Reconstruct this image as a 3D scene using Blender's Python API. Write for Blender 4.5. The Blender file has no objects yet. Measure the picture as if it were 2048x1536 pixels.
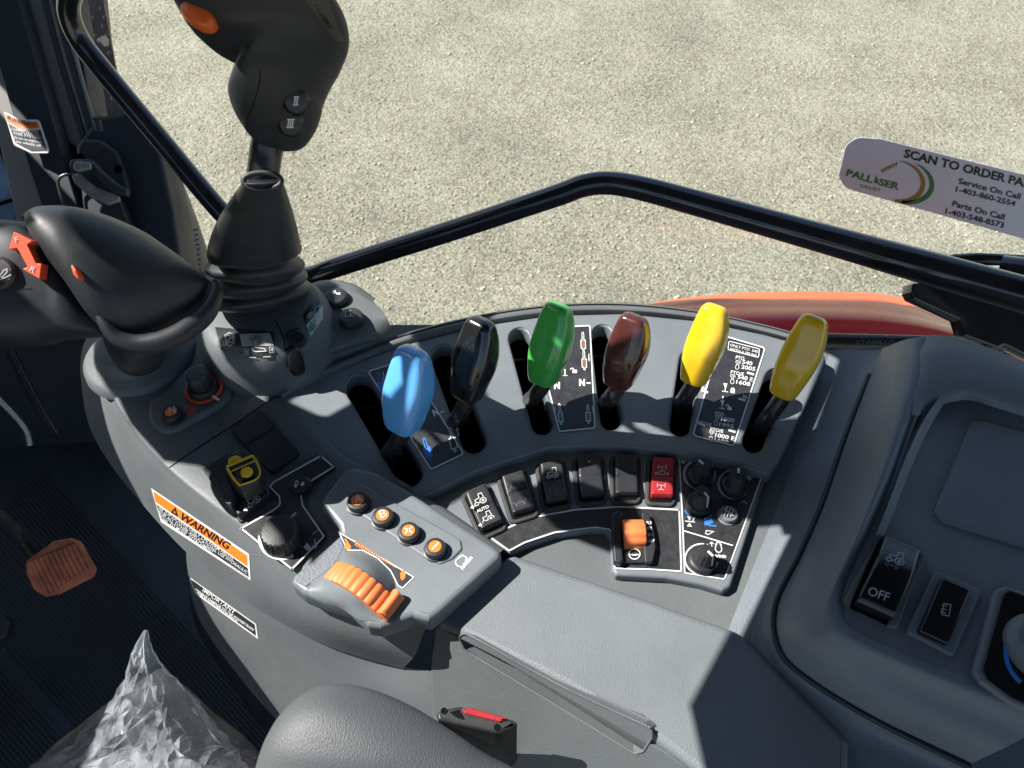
import bpy, math, random
from mathutils import Vector, Matrix, noise
random.seed(7)
R = math.radians
S = bpy.context.scene
COL = S.collection

# ---------------------------------------------------------------- camera, world, sun
F = 1547.0; PITCH = R(50)
CAM = Vector((0, 0, .5))
fw = Vector((0, math.cos(PITCH), -math.sin(PITCH)))
rt = Vector((1, 0, 0))
up = Vector((0, math.sin(PITCH), math.cos(PITCH)))
cd = bpy.data.cameras.new('camera'); cam = bpy.data.objects.new('camera', cd); COL.objects.link(cam)
cd.sensor_width = 36; cd.lens = F/2048*36; cd.clip_start = .01; cd.clip_end = 400
cam.location = CAM; cam.rotation_euler = (R(40), 0, 0)
cd.dof.use_dof = True; cd.dof.focus_distance = .6; cd.dof.aperture_fstop = 20
S.camera = cam

SUN_EL = R(49)
SH = Vector((1, -.2, 0)).normalized()                 # way the shadows run over the floor
SUND = Vector((SH.x*math.cos(SUN_EL), SH.y*math.cos(SUN_EL), -math.sin(SUN_EL)))
w = bpy.data.worlds.new('World'); S.world = w; w.use_nodes = True
nt = w.node_tree; nt.nodes.clear()
sky = nt.nodes.new('ShaderNodeTexSky'); sky.sky_type = 'NISHITA'; sky.sun_disc = False
sky.sun_elevation = SUN_EL; sky.sun_rotation = math.atan2(-SUND.x, -SUND.y)
bg = nt.nodes.new('ShaderNodeBackground'); bg.inputs['Strength'].default_value = .085
wo = nt.nodes.new('ShaderNodeOutputWorld')
nt.links.new(sky.outputs[0], bg.inputs[0]); nt.links.new(bg.outputs[0], wo.inputs[0])
sl = bpy.data.lights.new('sun', 'SUN'); sl.energy = 5.0; sl.angle = R(.25); sl.color = (1, .97, .91)
so = bpy.data.objects.new('sun', sl); COL.objects.link(so); so.location = (-3, 0, 4)
so.rotation_euler = SUND.to_track_quat('-Z', 'Y').to_euler()
S.view_settings.view_transform = 'Standard'; S.view_settings.look = 'None'
S.view_settings.exposure = 1.0; S.view_settings.gamma = 1; S.view_settings.use_curve_mapping = False

# ---------------------------------------------------------------- helpers: pixels of the survey -> places
def ray(px, py): return rt*((px-1024)/F) + up*((768-py)/F) + fw
def zp(px, py, z):
    d = ray(px, py); return CAM + d*((z-CAM.z)/d.z)
def dp(px, py, D): return CAM + ray(px, py)*D
class Pl:
    def __init__(s, o, x, y):
        s.o = o; s.x = x.normalized(); s.n = s.x.cross(y).normalized(); s.y = s.n.cross(s.x)
    def uv(s, px, py, h=0):
        d = ray(px, py); o = s.o+s.n*h
        p = CAM + d*((o-CAM).dot(s.n)/d.dot(s.n)) - s.o
        return (p.dot(s.x), p.dot(s.y))
    def w(s, u, v, h=0): return s.o + s.x*u + s.y*v + s.n*h
    def pw(s, px, py, h=0):
        u, v = s.uv(px, py, h); return s.w(u, v, h)
    def up(s, h): return Pl(s.o+s.n*h, s.x, s.y)
def hz(z): return Pl(Vector((0, 0, z)), Vector((1, 0, 0)), Vector((0, 1, 0)))
def tri(a, b, c):          # a->b is x, c on the y side
    a, b, c = zp(*a), zp(*b), zp(*c)
    x = (b-a).normalized(); y = (c-a) - x*(c-a).dot(x)
    p = Pl(a, x, y)
    return p if p.n.dot(CAM-a) > 0 else Pl(a, x, -y)
class Surf:
    """writes on a finished mesh: pixels are dropped onto its surface"""
    def __init__(s, ob, lift=0):
        from mathutils.bvhtree import BVHTree
        o = WP[ob.name]; s.t = BVHTree.FromPolygons([v.co+o for v in ob.data.vertices], [list(p.vertices) for p in ob.data.polygons]); s.l = lift; s.n = -fw
    def hit(s, px, py):
        q = s.t.ray_cast(CAM, ray(px, py).normalized())
        if q[0] is None:
            m = s.t.find_nearest(CAM+ray(px, py)*.6); return m[0], m[1]
        return q[0], q[1]
    def pw(s, px, py, h=0):
        p, n = s.hit(px, py); d = ray(px, py).normalized()
        return p - d*(s.l+h)*1.5
    def up(s, h): r = Surf.__new__(Surf); r.t = s.t; r.l = s.l+h; r.n = s.n; return r
def patch(b, sf, quad, k, n=16, m=8, h=0):
    a, c, d, e = [Vector(v) for v in quad]; vs = []
    for j in range(m+1):
        for i in range(n+1):
            p = (a.lerp(c, i/n)).lerp(e.lerp(d, i/n), j/m); vs.append(sf.pw(p.x, p.y, h))
    b.add(vs, [(j*(n+1)+i, j*(n+1)+i+1, (j+1)*(n+1)+i+1, (j+1)*(n+1)+i) for j in range(m) for i in range(n)], k)
def facing(D, px=1024, py=768): return Pl(dp(px, py, D), rt, up)

# ---------------------------------------------------------------- materials
def mat(name, col, rough=.5, spec=.5, bump=None, var=0, vscale=40, coat=0, metal=0, spk=0, spkcol=(.5, .5, .5), spkscale=900, trans=0, alpha=1, emit=None, bump2=None):
    m = bpy.data.materials.new(name); m.use_nodes = True
    n = m.node_tree; N = n.nodes; L = n.links
    b = N['Principled BSDF']
    b.inputs['Roughness'].default_value = rough
    b.inputs['Specular IOR Level'].default_value = spec
    b.inputs['Metallic'].default_value = metal
    b.inputs['Coat Weight'].default_value = coat; b.inputs['Coat Roughness'].default_value = .1
    b.inputs['Transmission Weight'].default_value = trans; b.inputs['Alpha'].default_value = alpha
    c4 = (*col, 1); b.inputs['Base Color'].default_value = c4
    tc = N.new('ShaderNodeTexCoord'); geo = tc.outputs['Object']
    cur = None
    if var:
        t = N.new('ShaderNodeTexNoise'); t.inputs['Scale'].default_value = vscale; t.inputs['Detail'].default_value = 6; t.inputs['Roughness'].default_value = .65
        L.new(geo, t.inputs['Vector'])
        mx = N.new('ShaderNodeMix'); mx.data_type = 'RGBA'
        mx.inputs[6].default_value = (*[k*(1-var) for k in col], 1); mx.inputs[7].default_value = (*[min(1, k*(1+var)) for k in col], 1)
        rp = N.new('ShaderNodeMapRange'); rp.inputs[1].default_value = .3; rp.inputs[2].default_value = .7
        L.new(t.outputs[0], rp.inputs[0]); L.new(rp.outputs[0], mx.inputs[0]); cur = mx.outputs[2]
        rr = N.new('ShaderNodeMapRange'); rr.inputs[1].default_value = .3; rr.inputs[2].default_value = .7
        rr.inputs[3].default_value = max(0, rough-.1); rr.inputs[4].default_value = min(1, rough+.1)
        L.new(t.outputs[0], rr.inputs[0]); L.new(rr.outputs[0], b.inputs['Roughness'])
    if spk:
        t = N.new('ShaderNodeTexNoise'); t.inputs['Scale'].default_value = spkscale; t.inputs['Detail'].default_value = 2
        L.new(geo, t.inputs['Vector'])
        rp = N.new('ShaderNodeMapRange'); rp.inputs[1].default_value = .56; rp.inputs[2].default_value = .75; rp.inputs[4].default_value = spk
        L.new(t.outputs[0], rp.inputs[0])
        mx = N.new('ShaderNodeMix'); mx.data_type = 'RGBA'
        mx.inputs[6].default_value = c4; mx.inputs[7].default_value = (*spkcol, 1)
        if cur: L.new(cur, mx.inputs[6])
        L.new(rp.outputs[0], mx.inputs[0]); cur = mx.outputs[2]
    if cur: L.new(cur, b.inputs['Base Color'])
    last = None
    for bp in (bump, bump2):
        if not bp: continue
        t = N.new('ShaderNodeTexNoise'); t.inputs['Scale'].default_value = bp[0]; t.inputs['Detail'].default_value = 2.5
        L.new(geo, t.inputs['Vector'])
        bu = N.new('ShaderNodeBump'); bu.inputs['Strength'].default_value = 1; bu.inputs['Distance'].default_value = bp[1]
        L.new(t.outputs[0], bu.inputs['Height'])
        if last: L.new(last, bu.inputs['Normal'])
        last = bu.outputs[0]
    if last: L.new(last, b.inputs['Normal'])
    return m
M = {}
M['grey'] = mat('grey_plastic', (.112, .122, .127), .55, .45, (900, .00022), .1, 9, spk=.05, spkcol=(.38, .38, .36), spkscale=520, bump2=(120, .0001))
M['grey_smooth'] = mat('smooth_grey_plastic', (.15, .166, .18), .42, .5, (1400, .00005), .09, 14, spk=.05, spkcol=(.4, .41, .4), spkscale=420)
M['grey_grain'] = mat('grained_grey_plastic', (.145, .159, .172), .5, .55, (1000, .00035), .06, 20, spk=.12, spkcol=(.4, .42, .44), spkscale=1300)
M['grey_dark'] = mat('dark_grained_plastic', (.15, .168, .19), .5, .5, (600, .00035), .08, 20)
M['black'] = mat('black_plastic', (.014, .015, .017), .45, .5, (1200, .00008), .15, 60, spk=.12)
M['black_rubber'] = mat('black_rubber', (.022, .0235, .026), .48, .45, (900, .00012), .2, 60, spk=.25, spkcol=(.12, .12, .11))
M['black_soft'] = mat('black_soft_plastic', (.018, .0205, .024), .5, .5, (1500, .0001), .1, 30)
M['switch'] = mat('switch_plastic', (.022, .023, .025), .42, .5, (1500, .00012), .1, 60, spk=.2, spkcol=(.09, .09, .09))
M['bezel'] = mat('bezel_plastic', (.045, .046, .047), .65, .3, (800, .0003), .25, 80, spk=.35, spkcol=(.11, .11, .1))
M['decal'] = mat('black_decal', (.028, .029, .031), .38, .5, (700, .00008), .3, 90, spk=.4, spkcol=(.1, .1, .1), spkscale=1100)
M['decal_grey'] = mat('grey_decal', (.42, .42, .42), .5)
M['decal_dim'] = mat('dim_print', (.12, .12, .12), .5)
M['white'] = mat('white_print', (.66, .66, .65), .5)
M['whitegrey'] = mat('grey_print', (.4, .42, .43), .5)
M['orange'] = mat('orange_plastic', (.75, .2, .06), .5, .4, (900, .0001), .12, 80)
M['orange_label'] = mat('orange_label', (.85, .2, .02), .45)
M['red'] = mat('red_plastic', (.32, .018, .022), .45, .45, None, .08, 50)
M['shuttle'] = mat('red_orange_plastic', (.75, .09, .035), .4)
M['yellow_part'] = mat('yellow_plastic', (.8, .5, .02), .45, .45, None, .08, 60)
M['blue_print'] = mat('blue_print', (.04, .2, .6), .5)
M['green_print'] = mat('green_print', (.03, .2, .05), .5)
M['brown_print'] = mat('brown_print', (.2, .1, .07), .5)
def gloss(n, c): return mat(n, c, .22, .5, (60, .0004), .05, 30, coat=.6)
M['k_blue'] = gloss('glossy_blue', (.12, .4, .8))
M['k_black'] = mat('glossy_black', (.012, .012, .013), .2, .5, (60, .0003), .1, 60, coat=.6, spk=.04, spkscale=500)
M['k_green'] = gloss('glossy_green', (.06, .42, .07))
M['k_brown'] = gloss('glossy_brown', (.075, .022, .018))
M['k_yellow'] = gloss('glossy_yellow', (.74, .47, .015))
M['rod'] = mat('black_steel', (.02, .02, .022), .3, .5, (300, .0002), .3, 90, coat=.2)
M['rail'] = mat('painted_steel_rail', (.014, .016, .02), .18, .5, (40, .0004), .2, 30, coat=.8)
M['plate_dark'] = mat('dull_inlay', (.05, .048, .042), .45, .5, (900, .0001), .1, 60)
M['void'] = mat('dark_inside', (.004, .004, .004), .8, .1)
M['steel'] = mat('worn_steel', (.3, .29, .27), .4, .5, (300, .0003), .4, 60, metal=.6)
M['mat'] = mat('rubber_mat', (.04, .045, .05), .55, .45, (300, .0004), .45, 7)
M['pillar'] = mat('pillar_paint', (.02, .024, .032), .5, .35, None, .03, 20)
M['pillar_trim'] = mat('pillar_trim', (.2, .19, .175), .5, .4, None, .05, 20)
M['plate'] = mat('perforated_plate', (.2, .19, .165), .45, .5, None, .15, 20, metal=.3)
M['redpaint'] = mat('red_tractor_paint', (.62, .028, .014), .22, .3, None, .06, 6, coat=.12)
M['orangepaint'] = mat('orange_fender_edge', (.72, .13, .04), .3, .5, None, .05, 6, coat=.5)
M['bigfender'] = mat('olive_grey_panel', (.12, .118, .1), .5, .4, None, .1, 12)
M['sticker_grey'] = mat('window_sticker_back', (.6, .66, .76), .55, .3)
M['print_black'] = mat('black_print', (.012, .012, .016), .5)
M['tan_print'] = mat('tan_print', (.25, .19, .04), .5)
M['glassblue'] = mat('windscreen_glass_tint', (.3, .42, .58), .08, .6, None, .5, 14, coat=.5)

def leather():
    m = mat('grained_leather', (.08, .086, .091), .58, .55)
    n = m.node_tree; N = n.nodes; L = n.links; b = N['Principled BSDF']
    tc = N.new('ShaderNodeTexCoord'); mp = N.new('ShaderNodeMapping'); mp.inputs['Scale'].default_value = (1500, 750, 1000); mp.inputs['Rotation'].default_value = (0, 0, .6)
    no = N.new('ShaderNodeTexNoise'); no.inputs['Scale'].default_value = 40
    v = N.new('ShaderNodeTexVoronoi'); v.feature = 'SMOOTH_F1'; v.inputs['Scale'].default_value = 1
    bu = N.new('ShaderNodeBump'); bu.inputs['Distance'].default_value = .00032; bu.inputs['Strength'].default_value = .8
    L.new(tc.outputs['Object'], mp.inputs[0]); L.new(mp.outputs[0], v.inputs['Vector']); L.new(v.outputs['Distance'], bu.inputs['Height']); L.new(bu.outputs[0], b.inputs['Normal'])
    return m
M['leather'] = leather()
def gravel(name, fine):
    m = bpy.data.materials.new(name); m.use_nodes = True
    n = m.node_tree; N = n.nodes; L = n.links; b = N['Principled BSDF']; b.inputs['Roughness'].default_value = .95; b.inputs['Specular IOR Level'].default_value = .2
    tc = N.new('ShaderNodeTexCoord'); O = tc.outputs['Object']
    v = N.new('ShaderNodeTexVoronoi'); v.inputs['Scale'].default_value = 105; v.inputs['Randomness'].default_value = 1; L.new(O, v.inputs['Vector'])
    n1 = N.new('ShaderNodeTexNoise'); n1.inputs['Scale'].default_value = 1.6; n1.inputs['Detail'].default_value = 8; n1.inputs['Roughness'].default_value = .65; L.new(O, n1.inputs['Vector'])
    n2 = N.new('ShaderNodeTexNoise'); n2.inputs['Scale'].default_value = 95; n2.inputs['Detail'].default_value = 8; n2.inputs['Roughness'].default_value = .75; L.new(O, n2.inputs['Vector'])
    cr = N.new('ShaderNodeValToRGB'); cr.color_ramp.elements[0].color = (.15, .145, .105, 1); cr.color_ramp.elements[0].position = .35
    cr.color_ramp.elements[1].color = (.52, .505, .385, 1); cr.color_ramp.elements[1].position = .67
    e = cr.color_ramp.elements.new(.5); e.color = (.32, .305, .225, 1)
    bw = N.new('ShaderNodeRGBToBW'); L.new(v.outputs['Color'], bw.inputs[0])
    a = N.new('ShaderNodeMath'); a.operation = 'MULTIPLY_ADD'; L.new(n1.outputs[0], a.inputs[0]); a.inputs[1].default_value = .32; 
    a2 = N.new('ShaderNodeMath'); a2.operation = 'MULTIPLY_ADD'; L.new(n2.outputs[0], a2.inputs[0]); a2.inputs[1].default_value = .75
    a3 = N.new('ShaderNodeMath'); a3.operation = 'MULTIPLY_ADD'; L.new(bw.outputs[0], a3.inputs[0]); a3.inputs[1].default_value = .3; a3.inputs[2].default_value = -.16
    L.new(a3.outputs[0], a2.inputs[2]); L.new(a2.outputs[0], a.inputs[2]); L.new(a.outputs[0], cr.inputs[0]); L.new(cr.outputs[0], b.inputs['Base Color'])
    b1 = N.new('ShaderNodeBump'); b1.inputs['Distance'].default_value = .008; L.new(v.outputs['Distance'], b1.inputs['Height']); b1.invert = True
    b2 = N.new('ShaderNodeBump'); b2.inputs['Distance'].default_value = .014; L.new(n2.outputs[0], b2.inputs['Height']); L.new(b1.outputs[0], b2.inputs['Normal'])
    if not fine: L.new(b2.outputs[0], b.inputs['Normal'])
    return m
M['gravel'] = gravel('gravel_ground', False); M['pebble'] = gravel('pebble', True)
def glassmat():
    m = bpy.data.materials.new('window_glass'); m.use_nodes = True
    n = m.node_tree; N = n.nodes; L = n.links; N.remove(N['Principled BSDF'])
    t = N.new('ShaderNodeBsdfTransparent'); g = N.new('ShaderNodeBsdfGlossy'); g.inputs['Roughness'].default_value = .02
    mx = N.new('ShaderNodeMixShader'); mx.inputs[0].default_value = .025
    L.new(t.outputs[0], mx.inputs[1]); L.new(g.outputs[0], mx.inputs[2])
    d = N.new('ShaderNodeBsdfDiffuse'); d.inputs[0].default_value = (.6, .6, .58, 1); m2 = N.new('ShaderNodeMixShader')
    tc = N.new('ShaderNodeTexCoord'); mp = N.new('ShaderNodeMapping'); mp.inputs['Scale'].default_value = (3, 1, 1.2); mp.inputs['Rotation'].default_value = (0, .5, 0)
    no = N.new('ShaderNodeTexNoise'); no.inputs['Scale'].default_value = 4; no.inputs['Detail'].default_value = 7
    rp = N.new('ShaderNodeMapRange'); rp.inputs[1].default_value = .45; rp.inputs[2].default_value = .8; rp.inputs[4].default_value = .04
    L.new(tc.outputs['Object'], mp.inputs[0]); L.new(mp.outputs[0], no.inputs['Vector']); L.new(no.outputs[0], rp.inputs[0]); L.new(rp.outputs[0], m2.inputs[0])
    L.new(mx.outputs[0], m2.inputs[1]); L.new(d.outputs[0], m2.inputs[2]); L.new(m2.outputs[0], N['Material Output'].inputs[0]); return m
M['glass'] = glassmat()
def film():
    m = bpy.data.materials.new('clear_plastic_film'); m.use_nodes = True
    n = m.node_tree; N = n.nodes; L = n.links; b = N['Principled BSDF']
    b.inputs['Base Color'].default_value = (.74, .78, .82, 1); b.inputs['Roughness'].default_value = .22; b.inputs['Specular IOR Level'].default_value = .8; b.inputs['Coat Weight'].default_value = .35
    t = N.new('ShaderNodeBsdfTransparent'); mx = N.new('ShaderNodeMixShader')
    tc = N.new('ShaderNodeTexCoord'); no = N.new('ShaderNodeTexNoise'); no.inputs['Scale'].default_value = 22; no.inputs['Detail'].default_value = 8; no.inputs['Distortion'].default_value = 1.5
    rp = N.new('ShaderNodeMapRange'); rp.inputs[1].default_value = .35; rp.inputs[2].default_value = .7; rp.inputs[3].default_value = .1; rp.inputs[4].default_value = .5
    L.new(tc.outputs['Object'], no.inputs['Vector']); L.new(no.outputs[0], rp.inputs[0]); L.new(rp.outputs[0], mx.inputs[0])
    mp = N.new('ShaderNodeMapping'); mp.inputs['Scale'].default_value = (1, .35, .6); L.new(tc.outputs['Object'], mp.inputs[0])
    n3 = N.new('ShaderNodeTexNoise'); n3.inputs['Scale'].default_value = 60; n3.inputs['Detail'].default_value = 4; n3.inputs['Distortion'].default_value = 2; L.new(mp.outputs[0], n3.inputs['Vector'])
    bu = N.new('ShaderNodeBump'); bu.inputs['Distance'].default_value = .0018; L.new(n3.outputs[0], bu.inputs['Height']); L.new(bu.outputs[0], b.inputs['Normal'])
    L.new(t.outputs[0], mx.inputs[1]); L.new(b.outputs[0], mx.inputs[2]); L.new(mx.outputs[0], N['Material Output'].inputs[0]); return m
M['film'] = film()

# ---------------------------------------------------------------- mesh builder
WP = {}
class MB:
    def __init__(s): s.v = []; s.f = []; s.m = []; s.s = []; s.mats = []
    def mi(s, k):
        if k not in s.mats: s.mats.append(k)
        return s.mats.index(k)
    def add(s, vs, fs, k, smooth=True):
        o = len(s.v); s.v += [Vector(v) for v in vs]; i = s.mi(k)
        for j, f in enumerate(fs):
            s.f.append([a+o for a in f]); s.m.append(i); s.s.append(smooth[j] if isinstance(smooth, list) else smooth)
        return s
    def obj(s, name, parent=None, label=None, cat=None, group=None, kind=None, sharp=38):
        lo = [min(v[i] for v in s.v) for i in range(3)]; hi = [max(v[i] for v in s.v) for i in range(3)]
        o = Vector(((lo[0]+hi[0])/2, (lo[1]+hi[1])/2, lo[2]))
        me = bpy.data.meshes.new(name); me.from_pydata([v-o for v in s.v], [], s.f)
        for k in s.mats: me.materials.append(M[k])
        me.polygons.foreach_set('material_index', s.m); me.polygons.foreach_set('use_smooth', s.s)
        me.set_sharp_from_angle(angle=R(sharp)); me.update()
        ob = bpy.data.objects.new(name, me); COL.objects.link(ob)
        WP[ob.name] = o
        if parent: ob.parent = parent; ob.location = o - WP[parent.name]
        else: ob.location = o
        tag(ob, label, cat, group, kind); return ob
def tag(ob, label=None, cat=None, group=None, kind=None):
    if label: ob['label'] = label
    if cat: ob['category'] = cat
    if group: ob['group'] = group
    if kind: ob['kind'] = kind
def thing(name, label, cat, loc, group=None):
    o = bpy.data.objects.new(name, None); COL.objects.link(o); o.empty_display_size = .02
    o.location = loc; WP[o.name] = Vector(loc); tag(o, label, cat, group); return o

def fillet(pts, r, n=4):
    out = []; N = len(pts); pts = [Vector(p) for p in pts]
    for i in range(N):
        p = pts[i]; ri = r[i] if isinstance(r, (list, tuple)) else r
        a = pts[i-1]-p; b = pts[(i+1) % N]-p
        if ri <= 0 or a.length < 1e-9 or b.length < 1e-9: out.append(p); continue
        an = a.angle(b, 0)
        if an > R(170): out.append(p); continue
        d = min(ri/max(math.tan(an/2), .05), a.length*.45, b.length*.45)
        A = p+a.normalized()*d; B = p+b.normalized()*d
        for k in range(n+1):
            t = k/n; out.append(A*(1-t)**2 + p*2*t*(1-t) + B*t*t)
    return out
def cat(pts, n, cyc=False):
    pts = [Vector(p) for p in pts]; N = len(pts)
    if N == 2: return [pts[0].lerp(pts[1], i/(n-1)) for i in range(n)]
    seg = N if cyc else N-1; out = []
    for i in range(n):
        t = i/(n if cyc else n-1)*seg; k = min(int(t), seg-1); t -= k
        g = (lambda j: pts[j % N]) if cyc else (lambda j: pts[j] if 0 <= j < N else (pts[0]*2-pts[1] if j < 0 else pts[-1]*2-pts[-2]))
        p0, p1, p2, p3 = g(k-1), g(k), g(k+1), g(k+2)
        out.append(.5*((2*p1)+(p2-p0)*t+(2*p0-5*p1+4*p2-p3)*t*t+(3*p1-p0-3*p2+p3)*t**3))
    return out
def curve2(splines, ext, bev, res=3):
    cu = bpy.data.curves.new('t', 'CURVE'); cu.dimensions = '2D'; cu.fill_mode = 'BOTH'
    cu.extrude = ext; cu.bevel_depth = bev; cu.bevel_resolution = res; cu.offset = -bev
    for sp in splines:
        s = cu.splines.new('POLY'); s.points.add(len(sp)-1); s.use_cyclic_u = True
        for i, p in enumerate(sp): s.points[i].co = (p[0], p[1], 0, 1)
    ob = bpy.data.objects.new('t', cu); me = bpy.data.meshes.new_from_object(ob)
    vs = [v.co.copy() for v in me.vertices]; fs = [list(p.vertices) for p in me.polygons]; sm = [abs(p.normal.z) < .995 for p in me.polygons]
    bpy.data.objects.remove(ob); bpy.data.curves.remove(cu); bpy.data.meshes.remove(me)
    return vs, fs, sm
def slab(mb, pl, out, t, bev, k, r=0, holes=(), h=0, n=5, smooth_out=0):
    """out: pixel outline on plane pl (raised h); thickness t below; r corner radius in px"""
    def cv(px):
        return [Vector(pl.uv(p[0], p[1], h)) for p in px]
    o = [Vector((p[0], p[1])) for p in out]
    if smooth_out: o = cat(o, smooth_out, True)
    elif r: o = fillet(o, r, n)
    sp = [cv(o)] + [cv(x) for x in holes]
    vs, fs, sm = curve2(sp, max(t/2-bev, .00005), bev)
    mb.add([pl.w(v.x, v.y, h-t/2+v.z) for v in vs], fs, k, sm); return mb
def capsule(a, b, r, n=10):
    a = Vector(a); b = Vector(b); d = (b-a).normalized(); q = Vector((-d.y, d.x)); out = []
    for i in range(n+1):
        an = math.pi*i/n; out.append(a + q*math.cos(an)*r - d*math.sin(an)*r)
    for i in range(n+1):
        an = math.pi*i/n; out.append(b - q*math.cos(an)*r + d*math.sin(an)*r)
    return out
def circ(c, r, n=24, ry=None, a0=0, a1=360):
    ry = ry or r
    full = abs(a1-a0) >= 360; m = n if full else n+1
    return [(c[0]+r*math.cos(R(a0+(a1-a0)*i/n)), c[1]-ry*math.sin(R(a0+(a1-a0)*i/n))) for i in range(m)]
def stroke(mb, pl, pts, wpx, k, h=.00012, closed=False):
    """a printed line, wpx pixels wide"""
    P = [Vector(p) for p in pts]; n = len(P)
    if n < 2: return mb
    L = []; Rr = []
    for i in range(n):
        if closed: a, b = P[i-1], P[(i+1) % n]
        else: a, b = P[max(i-1, 0)], P[min(i+1, n-1)]
        d1 = (P[i]-a); d2 = (b-P[i])
        d1 = d1.normalized() if d1.length > 1e-6 else d2.normalized(); d2 = d2.normalized() if d2.length > 1e-6 else d1
        t = (d1+d2); t = t.normalized() if t.length > 1e-4 else d1
        q = Vector((-t.y, t.x)); c = max(.4, q.dot(Vector((-d1.y, d1.x))))
        L.append(P[i]+q*wpx/2/c); Rr.append(P[i]-q*wpx/2/c)
    vs = [pl.pw(p.x, p.y, h) for p in L] + [pl.pw(p.x, p.y, h) for p in Rr]
    m = n if closed else n-1
    mb.add(vs, [(i, (i+1) % n, n+(i+1) % n, n+i) for i in range(m)], k, False); return mb
def fillp(mb, pl, pts, k, h=.0001):
    slab(mb, pl, pts, .0002, 0, k, h=h); return mb
_cap = [None]
def tmesh(s, bold):
    cu = bpy.data.curves.new('t', 'FONT'); cu.body = s; cu.size = 1; cu.offset = bold; cu.resolution_u = 3
    ob = bpy.data.objects.new('t', cu); me = bpy.data.meshes.new_from_object(ob)
    vs = [v.co.copy() for v in me.vertices]; fs = [list(p.vertices) for p in me.polygons]
    bpy.data.objects.remove(ob); bpy.data.curves.remove(cu); bpy.data.meshes.remove(me); return vs, fs
def text(mb, pl, s, x0, y0, x1, y1, hpx, k, h=.0002, bold=.008, skew=0):
    """baseline from (x0,y0) to (x1,y1), capitals hpx pixels tall"""
    if _cap[0] is None:
        v, _ = tmesh('H', 0); _cap[0] = max(q.y for q in v)
    vs, fs = tmesh(s, bold); mn = min(v.x for v in vs); mxx = max(v.x for v in vs)
    B = Vector((x1-x0, y1-y0)); q = Vector((B.y, -B.x)).normalized()*hpx + B.normalized()*skew
    out = []
    for v in vs:
        p = Vector((x0, y0)) + B*((v.x-mn)/(mxx-mn)) + q*(v.y/_cap[0]); out.append(pl.pw(p.x, p.y, h))
    mb.add(out, fs, k, False); return mb
def catr(rads, n):
    return [v.x for v in cat([Vector((r, 0)) for r in rads], n)]
def tube(mb, pts, r, k, n=18, steps=None, caps=True):
    steps = steps or len(pts)*8
    P = cat(pts, steps) if steps > len(pts) else [Vector(p) for p in pts]
    rr = catr(r, len(P)) if isinstance(r, (list, tuple)) else [r]*len(P)
    vs = []; q = None
    for i, p in enumerate(P):
        t = (P[min(i+1, len(P)-1)]-P[max(i-1, 0)]).normalized()
        if q is None: q = t.orthogonal().normalized()
        q = (q - t*q.dot(t)).normalized(); b = t.cross(q)
        for j in range(n):
            a = 2*math.pi*j/n; vs.append(p+(q*math.cos(a)+b*math.sin(a))*rr[i])
    fs = [(i*n+j, i*n+(j+1) % n, (i+1)*n+(j+1) % n, (i+1)*n+j) for i in range(len(P)-1) for j in range(n)]
    if caps: fs += [tuple(range(n))[::-1], tuple((len(P)-1)*n+j for j in range(n))]
    mb.add(vs, fs, k); return mb
def loft(mb, rows, k, nu=48, nv=None, closed=False):
    rr = [cat(r, nu) for r in rows]; nv = nv or (len(rows)-1)*6+1
    g = [[] for _ in range(nv)]
    for u in range(nu):
        c = cat([r[u] for r in rr], nv)
        for v in range(nv): g[v].append(c[v])
    vs = [p for row in g for p in row]
    fs = [(v*nu+u, v*nu+u+1, (v+1)*nu+u+1, (v+1)*nu+u) for v in range(nv-1) for u in range(nu-1)]
    mb.add(vs, fs, k); return mb
def zrow(*pts, z=None): return [zp(p[0], p[1], p[2] if len(p) > 2 else z) for p in pts]
def drow(*pts, D=None): return [dp(p[0], p[1], p[2] if len(p) > 2 else D) for p in pts]
def lathe(mb, o, ax, prof, k, n=36, flute=None, xr=None):
    """prof (radius, height); flute=(count, depth, h0, h1)"""
    ax = ax.normalized(); q = (xr or ax.orthogonal()); q = (q-ax*q.dot(ax)).normalized(); b = ax.cross(q); vs = []
    for (r, h) in prof:
        for j in range(n):
            a = 2*math.pi*j/n; r2 = r
            if flute and flute[2] <= h <= flute[3] and (j*flute[0]) % n < n*.28: r2 = r-flute[1]
            vs.append(o+ax*h+(q*math.cos(a)+b*math.sin(a))*max(r2, 1e-5))
    m = len(prof)
    fs = [(i*n+j, i*n+(j+1) % n, (i+1)*n+(j+1) % n, (i+1)*n+j) for i in range(m-1) for j in range(n)]
    fs += [tuple((m-1)*n+j for j in range(n)), tuple(range(n))[::-1]]
    mb.add(vs, fs, k); return mb
def sections(mb, st, k, n=36, e=2.4, steps=None, wd=None):
    """st: (center, halfwidth vector, halfdepth vector); skin a body through the sections"""
    steps = steps or len(st)*6
    C = cat([s[0] for s in st], steps); A = cat([s[1] for s in st], steps); B = cat([s[2] for s in st], steps)
    vs = []
    for c, a, b in zip(C, A, B):
        for j in range(n):
            t = 2*math.pi*j/n; ct, sn = math.cos(t), math.sin(t)
            vs.append(c + a*math.copysign(abs(ct)**(2/e), ct) + b*math.copysign(abs(sn)**(2/e), sn))
    fs = [(i*n+j, i*n+(j+1) % n, (i+1)*n+(j+1) % n, (i+1)*n+j) for i in range(steps-1) for j in range(n)]
    fs += [tuple(range(n))[::-1], tuple((steps-1)*n+j for j in range(n))]
    mb.add(vs, fs, k); return mb
def hs(y, x0, x1, D, dep):       # section by a picture row
    return (dp((x0+x1)/2, y, D), rt*((x1-x0)/2*D/F), fw*dep)
def vs_(x, y0, y1, D, dep):      # section by a picture column
    return (dp(x, (y0+y1)/2, D), up*((y1-y0)/2*D/F), fw*dep)
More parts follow.
